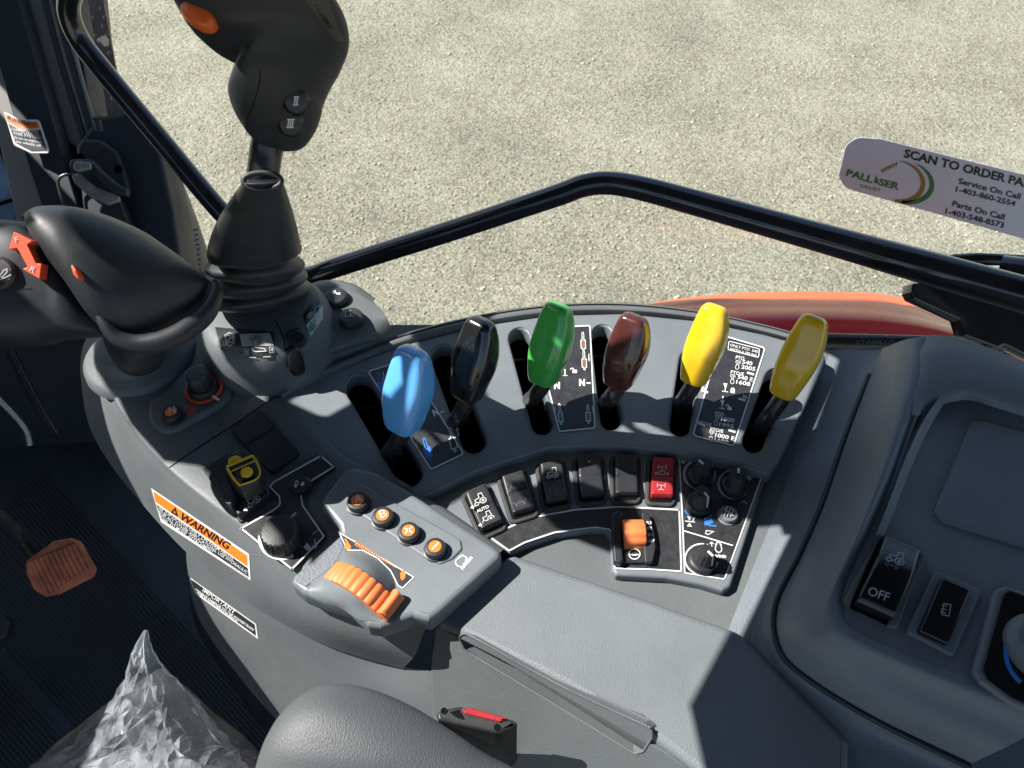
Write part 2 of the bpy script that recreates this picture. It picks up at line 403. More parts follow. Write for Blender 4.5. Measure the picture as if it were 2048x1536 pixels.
def box(mb, pl, u0, u1, v0, v1, h0, h1, k, bev=.001):
    vs, fs, sm = curve2([[(u0, v0), (u1, v0), (u1, v1), (u0, v1)]], max((h1-h0)/2-bev, .00005), bev, 2)
    mb.add([pl.w(v.x, v.y, (h0+h1)/2+v.z) for v in vs], fs, k, sm); return mb
class Fr:                          # a little picture frame for icons: unit square -> pixels
    def __init__(s, mb, pl, O, X, Y, k, w=1.6, h=.00015): s.mb, s.pl, s.O, s.X, s.Y, s.k, s.w, s.h = mb, pl, Vector(O), Vector(X), Vector(Y), k, w, h
    def p(s, a, b): q = s.O+s.X*a+s.Y*b; return (q.x, q.y)
    def l(s, *pts, closed=False, k=None, w=None): stroke(s.mb, s.pl, [s.p(*q) for q in pts], w or s.w, k or s.k, s.h, closed); return s
    def c(s, cx, cy, r, a0=0, a1=360, k=None, w=None, n=16):
        pts = [s.p(cx+r*math.cos(R(a0+(a1-a0)*i/n)), cy+r*math.sin(R(a0+(a1-a0)*i/n))) for i in range(n if a1-a0 >= 360 else n+1)]
        stroke(s.mb, s.pl, pts, w or s.w, k or s.k, s.h, a1-a0 >= 360); return s
    def f(s, *pts, k=None): fillp(s.mb, s.pl, [s.p(*q) for q in pts], k or s.k, s.h); return s
def i_tractor(F_, arrow=True):
    F_.c(.76, .28, .24).c(.76, .28, .08).c(.22, .2, .14)
    F_.l((.22, .36), (.2, .58), (.56, .62), (.6, .98), (.86, .98), (.9, .55)); F_.l((.36, .22), (.52, .24))
    if arrow: F_.f((-.35, .1), (-.1, .28), (-.1, -.08)); F_.l((-.1, .1), (.08, .1))
def i_cyl(F_, fk=None, arr=0):
    F_.l((.25, .1), (.25, .58), (.4, .58), (.4, .86), (.6, .86), (.6, .58), (.75, .58), (.75, .1), closed=True)
    if fk: F_.f((.3, .13), (.7, .13), (.7, .55), (.3, .55), k=fk)
    F_.c(.5, .95, .1, w=F_.w); F_.c(.5, .02, .08)
    if arr: F_.l((1.05, .55), (1.05, .9)); F_.f((.92, .82), (1.18, .82), (1.05, 1.0)) if arr > 0 else F_.f((.92, .62), (1.18, .62), (1.05, .45))
def i_lock(F_, open_=False):
    F_.f((.15, 0), (.85, 0), (.85, .5), (.15, .5)); F_.c(.5 if not open_ else .1, .5, .25, 0, 180)
def i_gear(F_, n=10):
    F_.c(.5, .5, .28)
    for i in range(n):
        a = 2*math.pi*i/n; F_.l((.5+.34*math.cos(a), .5+.34*math.sin(a)), (.5+.5*math.cos(a), .5+.5*math.sin(a)))
def i_engine(F_):
    F_.c(.5, .38, .36, -230, 50); F_.l((.27, .66), (.2, .66), (.2, .8), (.3, .8), (.3, 1), (.7, 1), (.7, .8), (.8, .8), (.8, .66), (.73, .66))
def i_boom(F_): # lift arm
    F_.l((.05, .2), (.3, .9), (.5, .9), (.6, .7), (.3, .1), closed=True); F_.c(.2, .28, .07)

# ================================================================ the setting
g = MB(); GZ = -1.75
nx = 60
g.add([(-60, -60, GZ), (60, -60, GZ), (60, 60, GZ), (-60, 60, GZ)], [(0, 1, 2, 3)], 'gravel', False)
g.obj('ground', kind='structure')
def ico():
    t = (1+5**.5)/2; v = [Vector(p).normalized() for p in [(-1, t, 0), (1, t, 0), (-1, -t, 0), (1, -t, 0), (0, -1, t), (0, 1, t), (0, -1, -t), (0, 1, -t), (t, 0, -1), (t, 0, 1), (-t, 0, -1), (-t, 0, 1)]]
    f = [(0, 11, 5), (0, 5, 1), (0, 1, 7), (0, 7, 10), (0, 10, 11), (1, 5, 9), (5, 11, 4), (11, 10, 2), (10, 7, 6), (7, 1, 8), (3, 9, 4), (3, 4, 2), (3, 2, 6), (3, 6, 8), (3, 8, 9), (4, 9, 5), (2, 4, 11), (6, 2, 10), (8, 6, 7), (9, 8, 1)]
    return v, f
iv, jf = ico(); g = MB(); V = []; FF = []
for i in range(27000):
    y = 1.7+4.6*random.random(); x = random.uniform(-1, 1)*(.75*y+.5)
    dens = noise.noise(Vector((x*1.3, y*1.3, 0)))
    if dens < random.uniform(-.45, .3): continue
    r = .0026+.0075*random.random()**3.0
    if random.random() < .012: r *= 1.5
    a = random.random()*6.28; c, s_ = math.cos(a), math.sin(a); sx, sy, sz = random.uniform(.7, 1.3), random.uniform(.7, 1.2), random.uniform(.45, .8); o = len(V)
    for p in iv:
        k = random.uniform(.82, 1.15); px_, py_ = p.x*sx*k, p.y*sy*k
        V.append((x+(px_*c-py_*s_)*r, y+(px_*s_+py_*c)*r, GZ+r*.15+p.z*sz*r*k))
    FF += [(q[0]+o, q[1]+o, q[2]+o) for q in jf]
for i in range(420):
    y = 1.8+4.4*random.random(); x = random.uniform(-1, 1)*(.75*y+.5); r = random.uniform(.006, .0115); a = random.random()*6.28; c, s_ = math.cos(a), math.sin(a); sx, sy = random.uniform(.8, 1.3), random.uniform(.7, 1.1); o = len(V)
    for p in iv:
        k = random.uniform(.75, 1.15); px_, py_ = p.x*sx*k, p.y*sy*k
        V.append((x+(px_*c-py_*s_)*r, y+(px_*s_+py_*c)*r, GZ+p.z*.6*r*k))
    FF += [(q[0]+o, q[1]+o, q[2]+o) for q in jf]
g.add(V, FF, 'pebble', False); g.obj('gravel', kind='stuff', label='loose pale gravel pebbles strewn over the yard', sharp=180)

# ---- unseen sun blocker overhead, added; its cut-outs are shaped to the console's sunlit patches
RZ = .8
def blockpt(px, py, z=0):
    p = zp(px, py, z); t = (RZ-p.z)/SUND.z; return (p+SUND*t).xy
def opening(pts, z=0, n=0, r=6):
    P = [Vector(q[:2]) for q in pts]; P = fillet(P, r, 3)
    return [blockpt(p.x, p.y, z) for p in P]
ho = []
ho.append(opening([(925, 700), (1000, 610), (1120, 560), (1330, 560), (1540, 620), (1655, 690), (1600, 835), (1500, 842), (1440, 842), (1337, 826), (1240, 782), (1190, 800), (1160, 890), (1060, 838), (1000, 815), (960, 800)]))
ho.append(opening([(832, 846), (925, 878), (955, 862), (1030, 905), (1000, 925), (930, 925), (890, 900)], r=3))
ho.append(opening([(1240, 822), (1355, 876), (1300, 872), (1250, 850)], r=2))
ho.append(opening([(1385, 852), (1490, 862), (1480, 885), (1390, 872)], r=2))
ho.append(opening([(560, 800), (600, 775), (625, 765), (700, 785), (712, 800), (655, 832), (620, 828)], r=3))
ho.append(opening([(700, 935), (770, 960), (850, 990), (900, 962), (1000, 925), (1090, 900), (1110, 915), (1060, 950), (1010, 960), (1050, 1000), (1090, 1040), (1235, 1095), (1240, 1030), (1290, 1026), (1330, 1022), (1490, 1018), (1530, 1018), (1540, 1045), (1568, 1025), (1440, 1262), (1365, 1400), (1400, 1560), (1400, 2200), (250, 2200), (-60, 1200), (60, 960), (110, 760), (140, 640), (200, 650), (222, 760), (262, 850), (330, 925), (405, 935), (470, 985), (560, 1045), (612, 1100), (640, 1150), (690, 1090), (660, 1010), (655, 960)], r=3))
ho.append(opening([(1040, 912), (1130, 895), (1150, 900), (1200, 935), (1250, 985), (1230, 990), (1150, 960)], r=3)) 
ho.append(opening([(385, 560), (470, 575), (540, 620), (650, 650), (600, 672), (520, 668), (450, 690), (440, 770), (385, 740)], .035, r=3))
ho.append(opening([(625, 545), (740, 560), (800, 670), (745, 650), (690, 590)], .02, r=3))
ho.append(opening([(380, 130), (490, 120), (540, 150), (575, 215), (580, 260), (560, 320), (420, 340)], .28, r=5))
ho.append(opening([(60, 395), (260, 395), (300, 440), (250, 450), (190, 455), (210, 560), (225, 640), (180, 600), (120, 490)], .2, r=5))
ho.append(opening([(400, 340), (505, 335), (520, 420), (515, 545), (380, 560)], .13, r=5))
ho.append(opening([(120, 905), (185, 866), (215, 880), (245, 950), (200, 965)], -.52, r=3))
ho.append(opening([(5, 100), (45, 130), (95, 260), (150, 425), (85, 435), (40, 290)], -.12, r=4))
from mathutils.geometry import delaunay_2d_cdt
def inside(p, poly):
    c = False
    for i in range(len(poly)):
        a, b_ = poly[i], poly[i-1]
        if (a.y > p.y) != (b_.y > p.y) and p.x < (b_.x-a.x)*(p.y-a.y)/(b_.y-a.y)+a.x: c = not c
    return c
loops = [[Vector(q) for q in ((-2.2, -.55), (1.9, -.55), (1.9, .96), (-.9, .96), (-.9, 1.6), (-2.2, 1.6))]] + [[Vector(q) for q in h_] for h_ in ho]
pv, pe = [], []
for lp_ in loops:
    o = len(pv); pv += lp_; pe += [(o+i, o+(i+1) % len(lp_)) for i in range(len(lp_))]
rv, re_, rfc, *_ = delaunay_2d_cdt(pv, pe, [], 0, 1e-5)
keep = []
for t_ in rfc:
    ce = sum((Vector(rv[i]) for i in t_), Vector((0, 0)))/len(t_)
    if inside(ce, loops[0]) and not any(inside(ce, h_) for h_ in loops[1:]): keep.append(tuple(t_))
rf = MB(); nvv = len(rv)
ed = {}
for t_ in keep:
    for i in range(len(t_)): ed[(t_[i], t_[(i+1) % len(t_)])] = 1
rim_ = [(a, b_, b_+nvv, a+nvv) for a, b_ in ed if (b_, a) not in ed]
rf.add([(v[0], v[1], RZ) for v in rv]+[(v[0], v[1], RZ+.01) for v in rv], keep+[tuple(i+nvv for i in t_) for t_ in keep]+rim_, 'black_soft', False)
rf.obj('sun_blocker', label='unseen dark sun blocker with shaped cut-outs, added above the console', cat='roof frame')

def wall(name, pts, label):
    b = MB(); n = len(pts); P = [Vector(p) for p in pts]; nn = (P[1]-P[0]).cross(P[2]-P[0]).normalized()*.02
    b.add(P+[p-nn for p in P], [tuple(range(n)), tuple(range(n, 2*n))[::-1]]+[(i, (i+1) % n, n+(i+1) % n, n+i) for i in range(n)], 'pillar', False)
    b.obj(name, label=label, cat='sky blocker')
wall('door_sky_blocker', [(-1.55, -1.0, -.7), (-1.55, .9, -.7), (-1.55, .9, .8), (-1.55, -1.0, .8)], 'unseen dark door panel added at the far left to cut sky light')  # unseen door panel, added to enclose the cab and deepen the shade
# ---- cab floor
fl = MB(); FZ = -.52
for sx in range(-60, 0):
    pass
slabF = [(-1.3, -.8), (.3, -.8), (.3, 1.0), (-1.3, 1.0)]
vs, fs, sm = curve2([slabF], .01, 0); fl.add([(v.x, v.y, FZ-.012+v.z) for v in vs], fs, 'mat', False)
for i in range(150):
    y = -.35+i*.0052
    a = R(-33); L_ = 0.62
    c = Vector((-.45, -.02+0, 0))
    d = Vector((math.cos(a), math.sin(a), 0)); q = Vector((-d.y, d.x, 0)); o = c+q*(i-75)*.0058
    if i % 38 in (0, 1): continue
    vsr = [];
    for t_, hw, hh in ((0, .0018, .0), (0, .0008, .0012)): pass
    a0, a1 = o-d*L_, o+d*L_
    a0.x = max(a0.x, -1.29)
    vsr = [a0-q*.0016, a1-q*.0016, a1-q*.0007, a0-q*.0007, a0+q*.0007, a1+q*.0007, a1+q*.0016, a0+q*.0016]
    zz = [0, 0, .0013, .0013, .0013, .0013, 0, 0]
    if a1.x > .04: pass
    fl.add([Vector((min(.04, max(-1.28, v.x)), min(.7, max(-.78, v.y)), FZ+zz[j])) for j, v in enumerate(vsr)], [(0, 1, 2, 3), (3, 2, 5, 4), (4, 5, 6, 7)], 'mat', False)
fl.obj('floor_mat', label='black ribbed rubber mat on the cab floor', cat='floor mat')

# ================================================================ left multi-function console
LC = thing('armrest_console', 'long grey control console with orange throttle wheel, dial and warning stickers', 'control console', zp(500, 1000, -.1))
b = MB()
ZL = -.07
loft(b, [zrow((176, 668), (163, 705), (162, 760), (178, 850), (222, 930), (290, 1015), (368, 1100), (450, 1170), (519, 1220), (650, 1290), (805, 1338), z=-.065),
         zrow((190, 664), (182, 712), (190, 775), (216, 850), (258, 918), (312, 980), (385, 1052), (450, 1110), (540, 1180), (650, 1250), (830, 1310), z=-.03),
         zrow((212, 662), (205, 718), (222, 790), (252, 850), (290, 900), (340, 952), (400, 1005), (470, 1058), (540, 1110), (660, 1190), (850, 1260), z=-.004),
         zrow((222, 662), (222, 720), (240, 780), (270, 830), (310, 880), (365, 935), (430, 985), (500, 1035), (570, 1090), (690, 1170), (870, 1235), z=.002),
         zrow((330, 640, .0), (330, 710, .0), (360, 760, .0), (400, 800, .0), (450, 850, 0), (510, 900, 0), (570, 950), (640, 1000), (700, 1050), (790, 1120), (930, 1180), z=0.0),
         zrow((400, 640), (440, 685), (480, 722), (520, 756), (560, 790), (600, 825), (640, 865), (690, 912), (760, 948), (860, 1010), (1000, 1105), z=0.0),
         zrow((408, 634), (450, 679), (490, 716), (530, 750), (570, 784), (610, 819), (650, 859), (700, 906), (768, 942), (868, 1004), (1008, 1099), z=-.03)], 'grey', nu=90, nv=60)
# seam between upper moulding and lower body
SHELL_UP = b.obj('upper_shell', LC, sharp=60)
b = MB()
stroke(b, hz(.0032), [(300, 1000-2), (303, 1000)], 1, 'void')
sd = tri((885, 1262, -.013), (1330, 1510, -.013), (850, 1330, -.047))
loft(b, [zrow((372, 1094), (440, 1156), (519, 1216), (650, 1286), (790, 1330), z=-.067)+[sd.pw(884, 1345, -.0016)],
         zrow((374, 1130), (440, 1195), (519, 1262), (640, 1330), (780, 1392), z=-.09)+[sd.pw(884, 1425, -.0016)],
         zrow((384, 1190), (440, 1260), (519, 1330), (620, 1400), (770, 1465), z=-.13)+[sd.pw(884, 1500, -.0016)],
         zrow((400, 1240), (460, 1310), (540, 1400), (620, 1480), (760, 1550), z=-.18)+[sd.pw(884, 1590, -.0016)],
         zrow((430, 1290), (500, 1380), (570, 1460), (640, 1560), (760, 1640), z=-.25)+[sd.pw(884, 1700, -.0016)]], 'grey', nu=50)
SHELL_LOW = b.obj('lower_shell', LC, sharp=60)
b = MB()
loft(b, [zrow((368, 1096), (376, 1170), (396, 1235), (430, 1286), (500, 1376), (640, 1556), (900, 1760), z=-.3),
         zrow((375, 1150), (384, 1230), (410, 1290), (450, 1350), (520, 1450), (660, 1600), (900, 1790), z=-.50)], 'black', nu=30)
b.obj('base_skirt', LC)
b = MB(); sfu = Surf(SHELL_UP)
stroke(b, sfu, cat([Vector(q_) for q_ in ((334, 938), (400, 893), (470, 848), (536, 803), (562, 788))], 60), 2.2, 'void', .0002)

b.obj('panel_seam', LC, sharp=180)
# moulded dome where the shuttle lever stands, and the pocket round the N button
b = MB()
lathe(b, zp(282, 715, .0), Vector((0, 0, 1)), [(.047, -.002), (.046, .004), (.042, .008), (.036, .0095), (.0335, .012), (.031, .019), (.028, .022), (.024, .0225)], 'grey', 48)
b.obj('lever_socket', LC, sharp=60)
b = MB(); pb = hz(.006)
slab(b, pb, [(300, 800), (330, 778), (372, 735), (408, 725), (450, 745), (462, 775), (452, 800), (400, 832), (345, 862), (310, 856), (296, 835)], .008, .0035, 'grey', smooth_out=60)
b.obj('button_mound', LC, sharp=60)
def push_button(pl, cx, cy, rpx, parent, cap, sym=None, symk='white', hh=.007, rim='black', face=None, label=None, ang=0, name='push_button'):
    b = MB(); c = pl.up(hh).pw(cx, cy)-pl.n*hh; r = (pl.pw(cx+rpx, cy)-pl.pw(cx, cy)).length
    lathe(b, c, pl.n, [(r*1.12, -.001), (r*1.12, .0008), (r*1.0, .0012), (r*.98, hh*.7), (r*.9, hh*.95), (r*.75, hh), (.001, hh)], rim, 36)
    if face: lathe(b, c, pl.n, [(r*.58, hh*.9), (r*.58, hh+.0003), (.0005, hh+.00035)], face, 30)
    o = b.obj(name, parent, label, sharp=50)
    if sym: 
        s = MB(); sym(s, pl.up(hh+.00045)); s.obj('symbol', o)
    return o
pl6 = hz(.008)
def tsym(t, cx, cy, h, wd, ang, k='white', bold=.0):
    def f_(s, pl):
        d = Vector((math.cos(R(ang)), -math.sin(R(ang)))); n_ = Vector((d.y, -d.x)); a = Vector((cx, cy))-d*wd/2-n_*h/2; e = a+d*wd
        text(s, pl, t, a.x, a.y, e.x, e.y, h, k, bold=bold)
    return f_
push_button(pl6, 342, 823, 20, LC, None, tsym('N', 344, 820, 15, 13, 15), hh=.005, face='orange_label', label='round neutral button lettered N')
# ring and range dial beside it
b = MB(); c = pl6.pw(408, 778)
lathe(b, c, Vector((0, 0, 1)), [(.0155, 0), (.0155, .001), (.0135, .0012), (.0135, .0005)], 'shuttle', 40)
lathe(b, c, Vector((0, 0, 1)), [(.0125, .0), (.0125, .004), (.0115, .006), (.0095, .0065), (.009, .018), (.0078, .0195), (.001, .0198)], 'black_soft', 40, (12, .0006, .006, .018))
o = b.obj('rotary_knob', LC, 'small black knob with an orange ring')
b = MB(); q = Pl(c+Vector((0, 0, .0198)), rt, Vector((0, 1, 0))); stroke(b, q, [(425, 792), (438, 800)], 5, 'white'); b.obj('pointer', o)
b = MB(); F1 = Fr(b, hz(.0063), (366, 830), (24, 0), (0, -26), 'shuttle', 2.2); i_gear(F1); F1.l((.35, .5), (.65, .5)); text(b, hz(.0063), 'AUTO', 376, 834, 396, 824, 8, 'shuttle'); b.obj('gear_mark', LC)

# black switch plate, blank panel
pd_ = hz(.004)
b = MB()
slab(b, pd_, [(458, 858), (520, 818), (602, 905), (540, 945)], .005, .0008, 'black_soft', 8)
slab(b, pd_.up(.0015), [(464, 858), (518, 824), (545, 852), (490, 888)], .002, .0006, 'bezel', 5)
stroke(b, pd_.up(.0004), [(487, 895), (545, 955)], 2, 'grey')
b.obj('blank_cover', LC, label='blank black cover beside the yellow switch')
b = MB()
slab(b, pd_.up(-.0005), [(404, 938), (462, 903), (545, 1000), (480, 1046)], .004, .0007, 'bezel', 6)
sw = b.obj('guarded_switch', LC, 'black and yellow guarded hitch switch')
pg = hz(.022)
b = MB()
# guard body: box leaning, with side walls
bp = hz(.012)
slab(b, bp, [(430, 962), (500, 925), (540, 985), (476, 1030)], .012, .0015, 'switch', 5)
slab(b, hz(.02), [(424, 950), (446, 940), (468, 985), (462, 1010), (450, 1005)], .018, .0008, 'bezel', 3)
b.obj('guard', sw)
b = MB(); pq = hz(.034)
slab(b, pq, [(449, 932), (505, 907), (523, 938), (516, 960), (479, 975), (462, 962)], .02, .0045, 'switch', 3)
slab(b, pq.up(-.006), [(452, 905), (480, 895), (515, 910), (520, 935), (470, 960)], .014, .004, 'switch', 4)
def bead(pts, r_=.0009, h=.0002): tube(b, [pq.pw(x, y, h) for x, y in pts], r_, 'yellow_part', 8, max(len(pts), 2)*4)
bead([(453, 934), (506, 911)], .001); bead([(462, 943), (511, 921)], .0006); bead([(455, 936), (468, 958), (480, 971)], .0009); bead([(480, 971), (514, 957), (519, 938), (506, 911)], .0006)
lathe(b, pq.pw(494, 946), Vector((.1, -.25, 1)), [(.0045, -.002), (.0042, .0015), (.003, .0028), (.0005, .0032)], 'yellow_part', 24)
lathe(b, pq.pw(470, 922, -.003), Vector((-.1, .35, 1)), [(.0055, -.002), (.0045, .0015), (.003, .0028), (.0005, .0032)], 'yellow_part', 24)
b.obj('roller', sw, 'black roller with yellow stripes')
b = MB(); i_tractor(Fr(b, hz(.0124), (497, 1018), (26, -17), (-14, -22), 'white', 1.6)); b.obj('symbol', sw)

# black decal round the dial
b = MB(); pdl = hz(.0045)
OUT = [(642, 908), (672, 934), (618, 968), (604, 985), (608, 1010), (652, 1073), (584, 1142), (477, 1056), (545, 1018), (557, 1008), (556, 994), (536, 974), (545, 962)]
slab(b, pdl, OUT, .002, .0003, 'decal', [3, 3, 10, 12, 12, 6, 3, 3, 6, 6, 8, 6, 6])
def inset(pts, d):
    n = len(pts); out = []
    P = [Vector(p) for p in pts]
    for i in range(n):
        a = (P[i]-P[i-1]).normalized(); c = (P[(i+1) % n]-P[i]).normalized(); na = Vector((-a.y, a.x)); nc = Vector((-c.y, c.x)); m = (na+nc)
        m = m.normalized() if m.length > 1e-3 else na
        out.append(P[i]+m*d/max(.4, m.dot(na)))
    return out
def outline(b, pl, pts, r, d, wpx, k='white'):
    stroke(b, pl, inset(fillet(pts, r, 5), d), wpx, k, closed=True)
outline(b, pdl, OUT, [3, 3, 10, 12, 12, 6, 3, 3, 6, 6, 8, 6, 6], 3, 3)
fillp(b, pdl, circ((565, 1072), 42, 20, 38, 170, 305)+circ((565, 1072), 30, 20, 27, 305, 170)[::1] if False else [(563+47*math.cos(R(a)), 1078-42*math.sin(R(a))) for a in range(170, 306, 6)]+[(563+36*math.cos(R(a)), 1078-31*math.sin(R(a))) for a in range(305, 169, -6)], 'white')
stroke(b, pdl, [(583, 1034), (592, 1025)], 5, 'whitegrey')
F1 = Fr(b, pdl, (605, 1098), (22, 4), (4, -20), 'white', 1.6); F1.f((.05, .2), (.3, .7), (.6, .4), (.9, .1), (.4, -.05)); F1.l((.9, 1.2), (1.1, .3)); F1.l((.75, .5), (1.08, .3), (1.3, .6)); F1.l((.6, 1.6), (1.1, 2.2), w=1)
b.obj('dial_decal', LC, 'black decal plate with white border around the dial')
b = MB(); c = pdl.pw(566, 1080)
lathe(b, c, Vector((0, 0, 1)), [(.0142, .0), (.014, .003), (.0134, .012), (.0124, .0138), (.011, .0144), (.001, .0145)], 'black_rubber', 60, (20, .0011, .001, .0125))
b.obj('position_dial', LC, 'large ribbed black rotary dial')
push_button(pdl, 599, 966, 20, LC, None, lambda s, pl: (i_boom(Fr(s, pl, (588, 976), (14, 0), (0, -16), 'white', 1.5)), i_lock(Fr(s, pl, (600, 972), (9, -2), (2, -9), 'white', 1.4))), hh=.004, label='black lock button above the dial')

# throttle module
b = MB(); pt_ = hz(.013)
OT = [(640, 1008), (652, 985), (688, 938), (708, 932), (760, 945), (860, 1008), (990, 1092), (1003, 1104), (1000, 1116), (878, 1226), (858, 1240), (826, 1232), (762, 1254), (735, 1250), (700, 1218), (645, 1202), (606, 1186), (581, 1166), (586, 1150), (680, 1068), (676, 1050)]
slab(b, pt_, OT, .02, .004, 'grey_smooth', 9)
tm = b.obj('throttle_module', LC, 'light grey module with throttle wheel and four buttons', sharp=50)
b = MB()
slab(b, pt_.up(.0012), [(700, 985), (712, 968), (724, 968), (905, 1068), (922, 1080), (925, 1098), (905, 1118), (880, 1128), (860, 1122), (690, 1008)], .004, .0014, 'grey_smooth', 8)
b.obj('button_strip', tm)
b = MB(); slab(b, pt_.up(.0004), [(612, 1135), (682, 1074), (700, 1120), (735, 1150), (690, 1180), (640, 1170), (600, 1165)], .002, .0005, 'grey_smooth', 12)
slab(b, pt_.up(.0006), [(585, 1160), (605, 1140), (680, 1075), (688, 1092), (668, 1130), (610, 1174)], .001, .0004, 'grey_dark', 8); b.obj('finger_well', tm)
for i, (cx, cy, t) in enumerate([(715, 1000, 'A'), (765, 1030, 'B'), (817, 1061, '+'), (870, 1093, '-')]):
    if t in '+-':
        def sy(s, pl, cx=cx, cy=cy, t=t):
            if t == '+': stroke(s, pl, [(cx-8, cy-5), (cx+8, cy+4)], 2.6, 'white'); stroke(s, pl, [(cx-7, cy+6), (cx+7, cy-8)], 2.6, 'white')
            else: stroke(s, pl, [(cx-6, cy+6), (cx+7, cy-8)], 2.8, 'white')
    else: sy = tsym(t, cx+1, cy-3, 15, 14, 15 if t == 'A' else 20)
    push_button(pt_.up(.0012), cx, cy, 22, tm, None, sy, hh=.006, rim='switch', face='orange_label', label='round black button with orange centre lettered %s' % {'+': 'plus', '-': 'minus'}.get(t, t))
b = MB(); q = pt_.up(.0002)
F1 = Fr(b, q, (904, 1126), (24, 13), (13, -20), 'white', 2.2); i_engine(F1); text(b, q, 'n/min', 926, 1140, 946, 1116, 9, 'white', bold=.02); b.obj('engine_speed_mark', tm)
# speed scale decal (rabbit ... turtle)
b = MB(); q = pt_.up(.0003)
OD = [(675, 1061), (830, 1154), (805, 1178), (795, 1172), (780, 1142), (755, 1118), (725, 1102), (694, 1102)]
slab(b, q, OD, .0006, 0, 'decal', [2, 3, 3, 2, 10, 10, 8, 2]); outline(b, q, OD, [2, 3, 3, 2, 10, 10, 8, 2], 1.5, 2.2)
for i in range(19):
    t = i/18; cx, cy = 712+78*t, 1086+48*t; hgt = 9-7.5*t; stroke(b, q, [(cx-hgt*.15, cy+hgt*.55), (cx+hgt*.1, cy-hgt*.55)], 2.9, 'orange_label')
F1 = Fr(b, q, (686, 1098), (17, 4), (2, -22), 'orange_label', 2)
F1.f((.2, .1), (.1, .35), (.35, .45), (.2, .75), (.05, .9), (.2, 1), (.45, .8), (.7, .55), (.9, .4), (.85, .1), (.6, 0))
F1 = Fr(b, q, (798, 1160), (16, 3), (2, -24), 'orange_label', 2)
F1.f((.15, .2), (.1, .6), (.35, .85), (.5, 1), (.6, .85), (.75, .6), (.7, .25), (.5, .1), (.4, 0), (.3, .1))
b.obj('speed_decal', tm, 'black scale with orange rabbit, bars and turtle')
# wheel hump: grey barrel with the orange ribbed drum through it
a0 = zp(668, 1130, .022); a1 = zp(776, 1200, .022); mid = (a0+a1)/2; chord = (a1-a0); 
axv = Vector((chord.y, -chord.x, 0)).normalized()*-1
mid2 = zp(713, 1163, .027); rad = .0285; cc = Vector((mid2.x, mid2.y, .0275-rad))
b = MB()
loft(b, [zrow((650, 1150, .0125), (656, 1156, .0205), (689, 1168, .0262), (716, 1183, .0262), (740, 1202, .021), (764, 1228, .0125)),
         zrow((636, 1160, .0125), (646, 1168, .0175), (678, 1184, .0222), (706, 1200, .0222), (732, 1216, .0185), (766, 1238, .0125)),
         zrow((618, 1172, .0125), (634, 1182, .0148), (664, 1198, .0170), (694, 1213, .0168), (724, 1231, .0150), (768, 1247, .0125)),
         zrow((606, 1182, .0115), (624, 1192, .0118), (654, 1205, .0122), (686, 1219, .0122), (720, 1240, .012), (770, 1252, .0115))], 'grey_smooth', nu=40, nv=30)
loft(b, [zrow((672, 1132, .0125), (684, 1126, .022), (712, 1134, .0275), (744, 1154, .0275), (770, 1180, .020), (786, 1204, .0125)),
         zrow((680, 1120, .0125), (690, 1112, .0185), (718, 1119, .0225), (750, 1138, .0225), (778, 1168, .0175), (792, 1196, .0125)),
         zrow((688, 1108, .012), (697, 1103, .0128), (726, 1104, .0134), (758, 1122, .0134), (784, 1150, .0130), (798, 1184, .012))], 'grey_smooth', nu=40, nv=24)
b.obj('wheel_housing', tm, sharp=70)
b = MB(); n = 120; prof = [(-.0078, .0), (-.0076, .99), (-.006, 1.02), (.006, 1.02), (.0076, .99), (.0078, 0)]
vs = []
cx_ = chord.normalized()
for (t_, r_) in prof:
    for j in range(n):
        a = 2*math.pi*j/n; rr_ = (rad+.0006+.0012*(.5+.5*math.cos(j*2*math.pi/4)) ** .6)*r_ if r_ else .02
        vs.append(cc+axv*t_+(cx_*math.cos(a)+Vector((0, 0, 1))*math.sin(a))*rr_)
b.add(vs, [(i*n+j, i*n+(j+1) % n, (i+1)*n+(j+1) % n, (i+1)*n+j) for i in range(len(prof)-1) for j in range(n)], 'orange')
for v_ in b.v: v_.z = max(v_.z, .004)
# tab on the wheel
ta = R(36); tdir = cx_*math.cos(ta)+Vector((0, 0, 1))*math.sin(ta)
tp = Pl(cc+tdir*rad, axv, tdir.cross(axv)); 
if tp.n.dot(tdir) < 0: tp = Pl(cc+tdir*rad, axv, -tp.y)
box(b, tp, -.0075, .0115, -.0045, .0045, -.001, .0065, 'orange', .0025)
b.obj('throttle_wheel', tm, 'ribbed orange thumbwheel with a raised tab', sharp=30)

# warning stickers on the shell's side
sf = Surf(SHELL_UP)
b = MB(); 
patch(b, sf, [(302, 976), (498, 1108), (501, 1161), (322, 1044)], 'white', 40, 10, .0003)
patch(b, sf, [(306, 982), (494, 1111), (495, 1133), (311, 1004)], 'orange_label', 40, 6, .0005)
patch(b, sf, [(312, 1008), (495, 1136), (497, 1154), (324, 1039)], 'decal', 40, 6, .0005)
sf = sf.up(.0006)
text(b, sf, 'WARNING', 357, 1036, 455, 1099, 13, 'print_black', bold=.03)
F1 = Fr(b, sf, (342, 1025), (13, 8), (2, -13), 'print_black', 2); stroke(b, sf, [F1.p(.1, .1), F1.p(.9, .1), F1.p(.5, .9)], 3.4, 'print_black', closed=True)
for s_, x0, y0, x1, y1 in [('USE [UP-DOWN] ONLY ON FARM FIELDS.', 312, 1015, 466, 1121), ('FOR ALL OTHER APPLICATIONS, USE HYDRAULIC', 316, 1026, 494, 1148), ('DIAL TO MOVE  ATTACHMENT.', 320, 1037, 426, 1108), ('3J080-18092', 458, 1132, 494, 1156)]:
    text(b, sf, s_, x0, y0, x1, y1, 5.6 if s_[0] != '3' else 3.6, 'white', bold=.006)
b.obj('warning_sticker', LC, 'orange and black warning sticker on the console side', sharp=180)
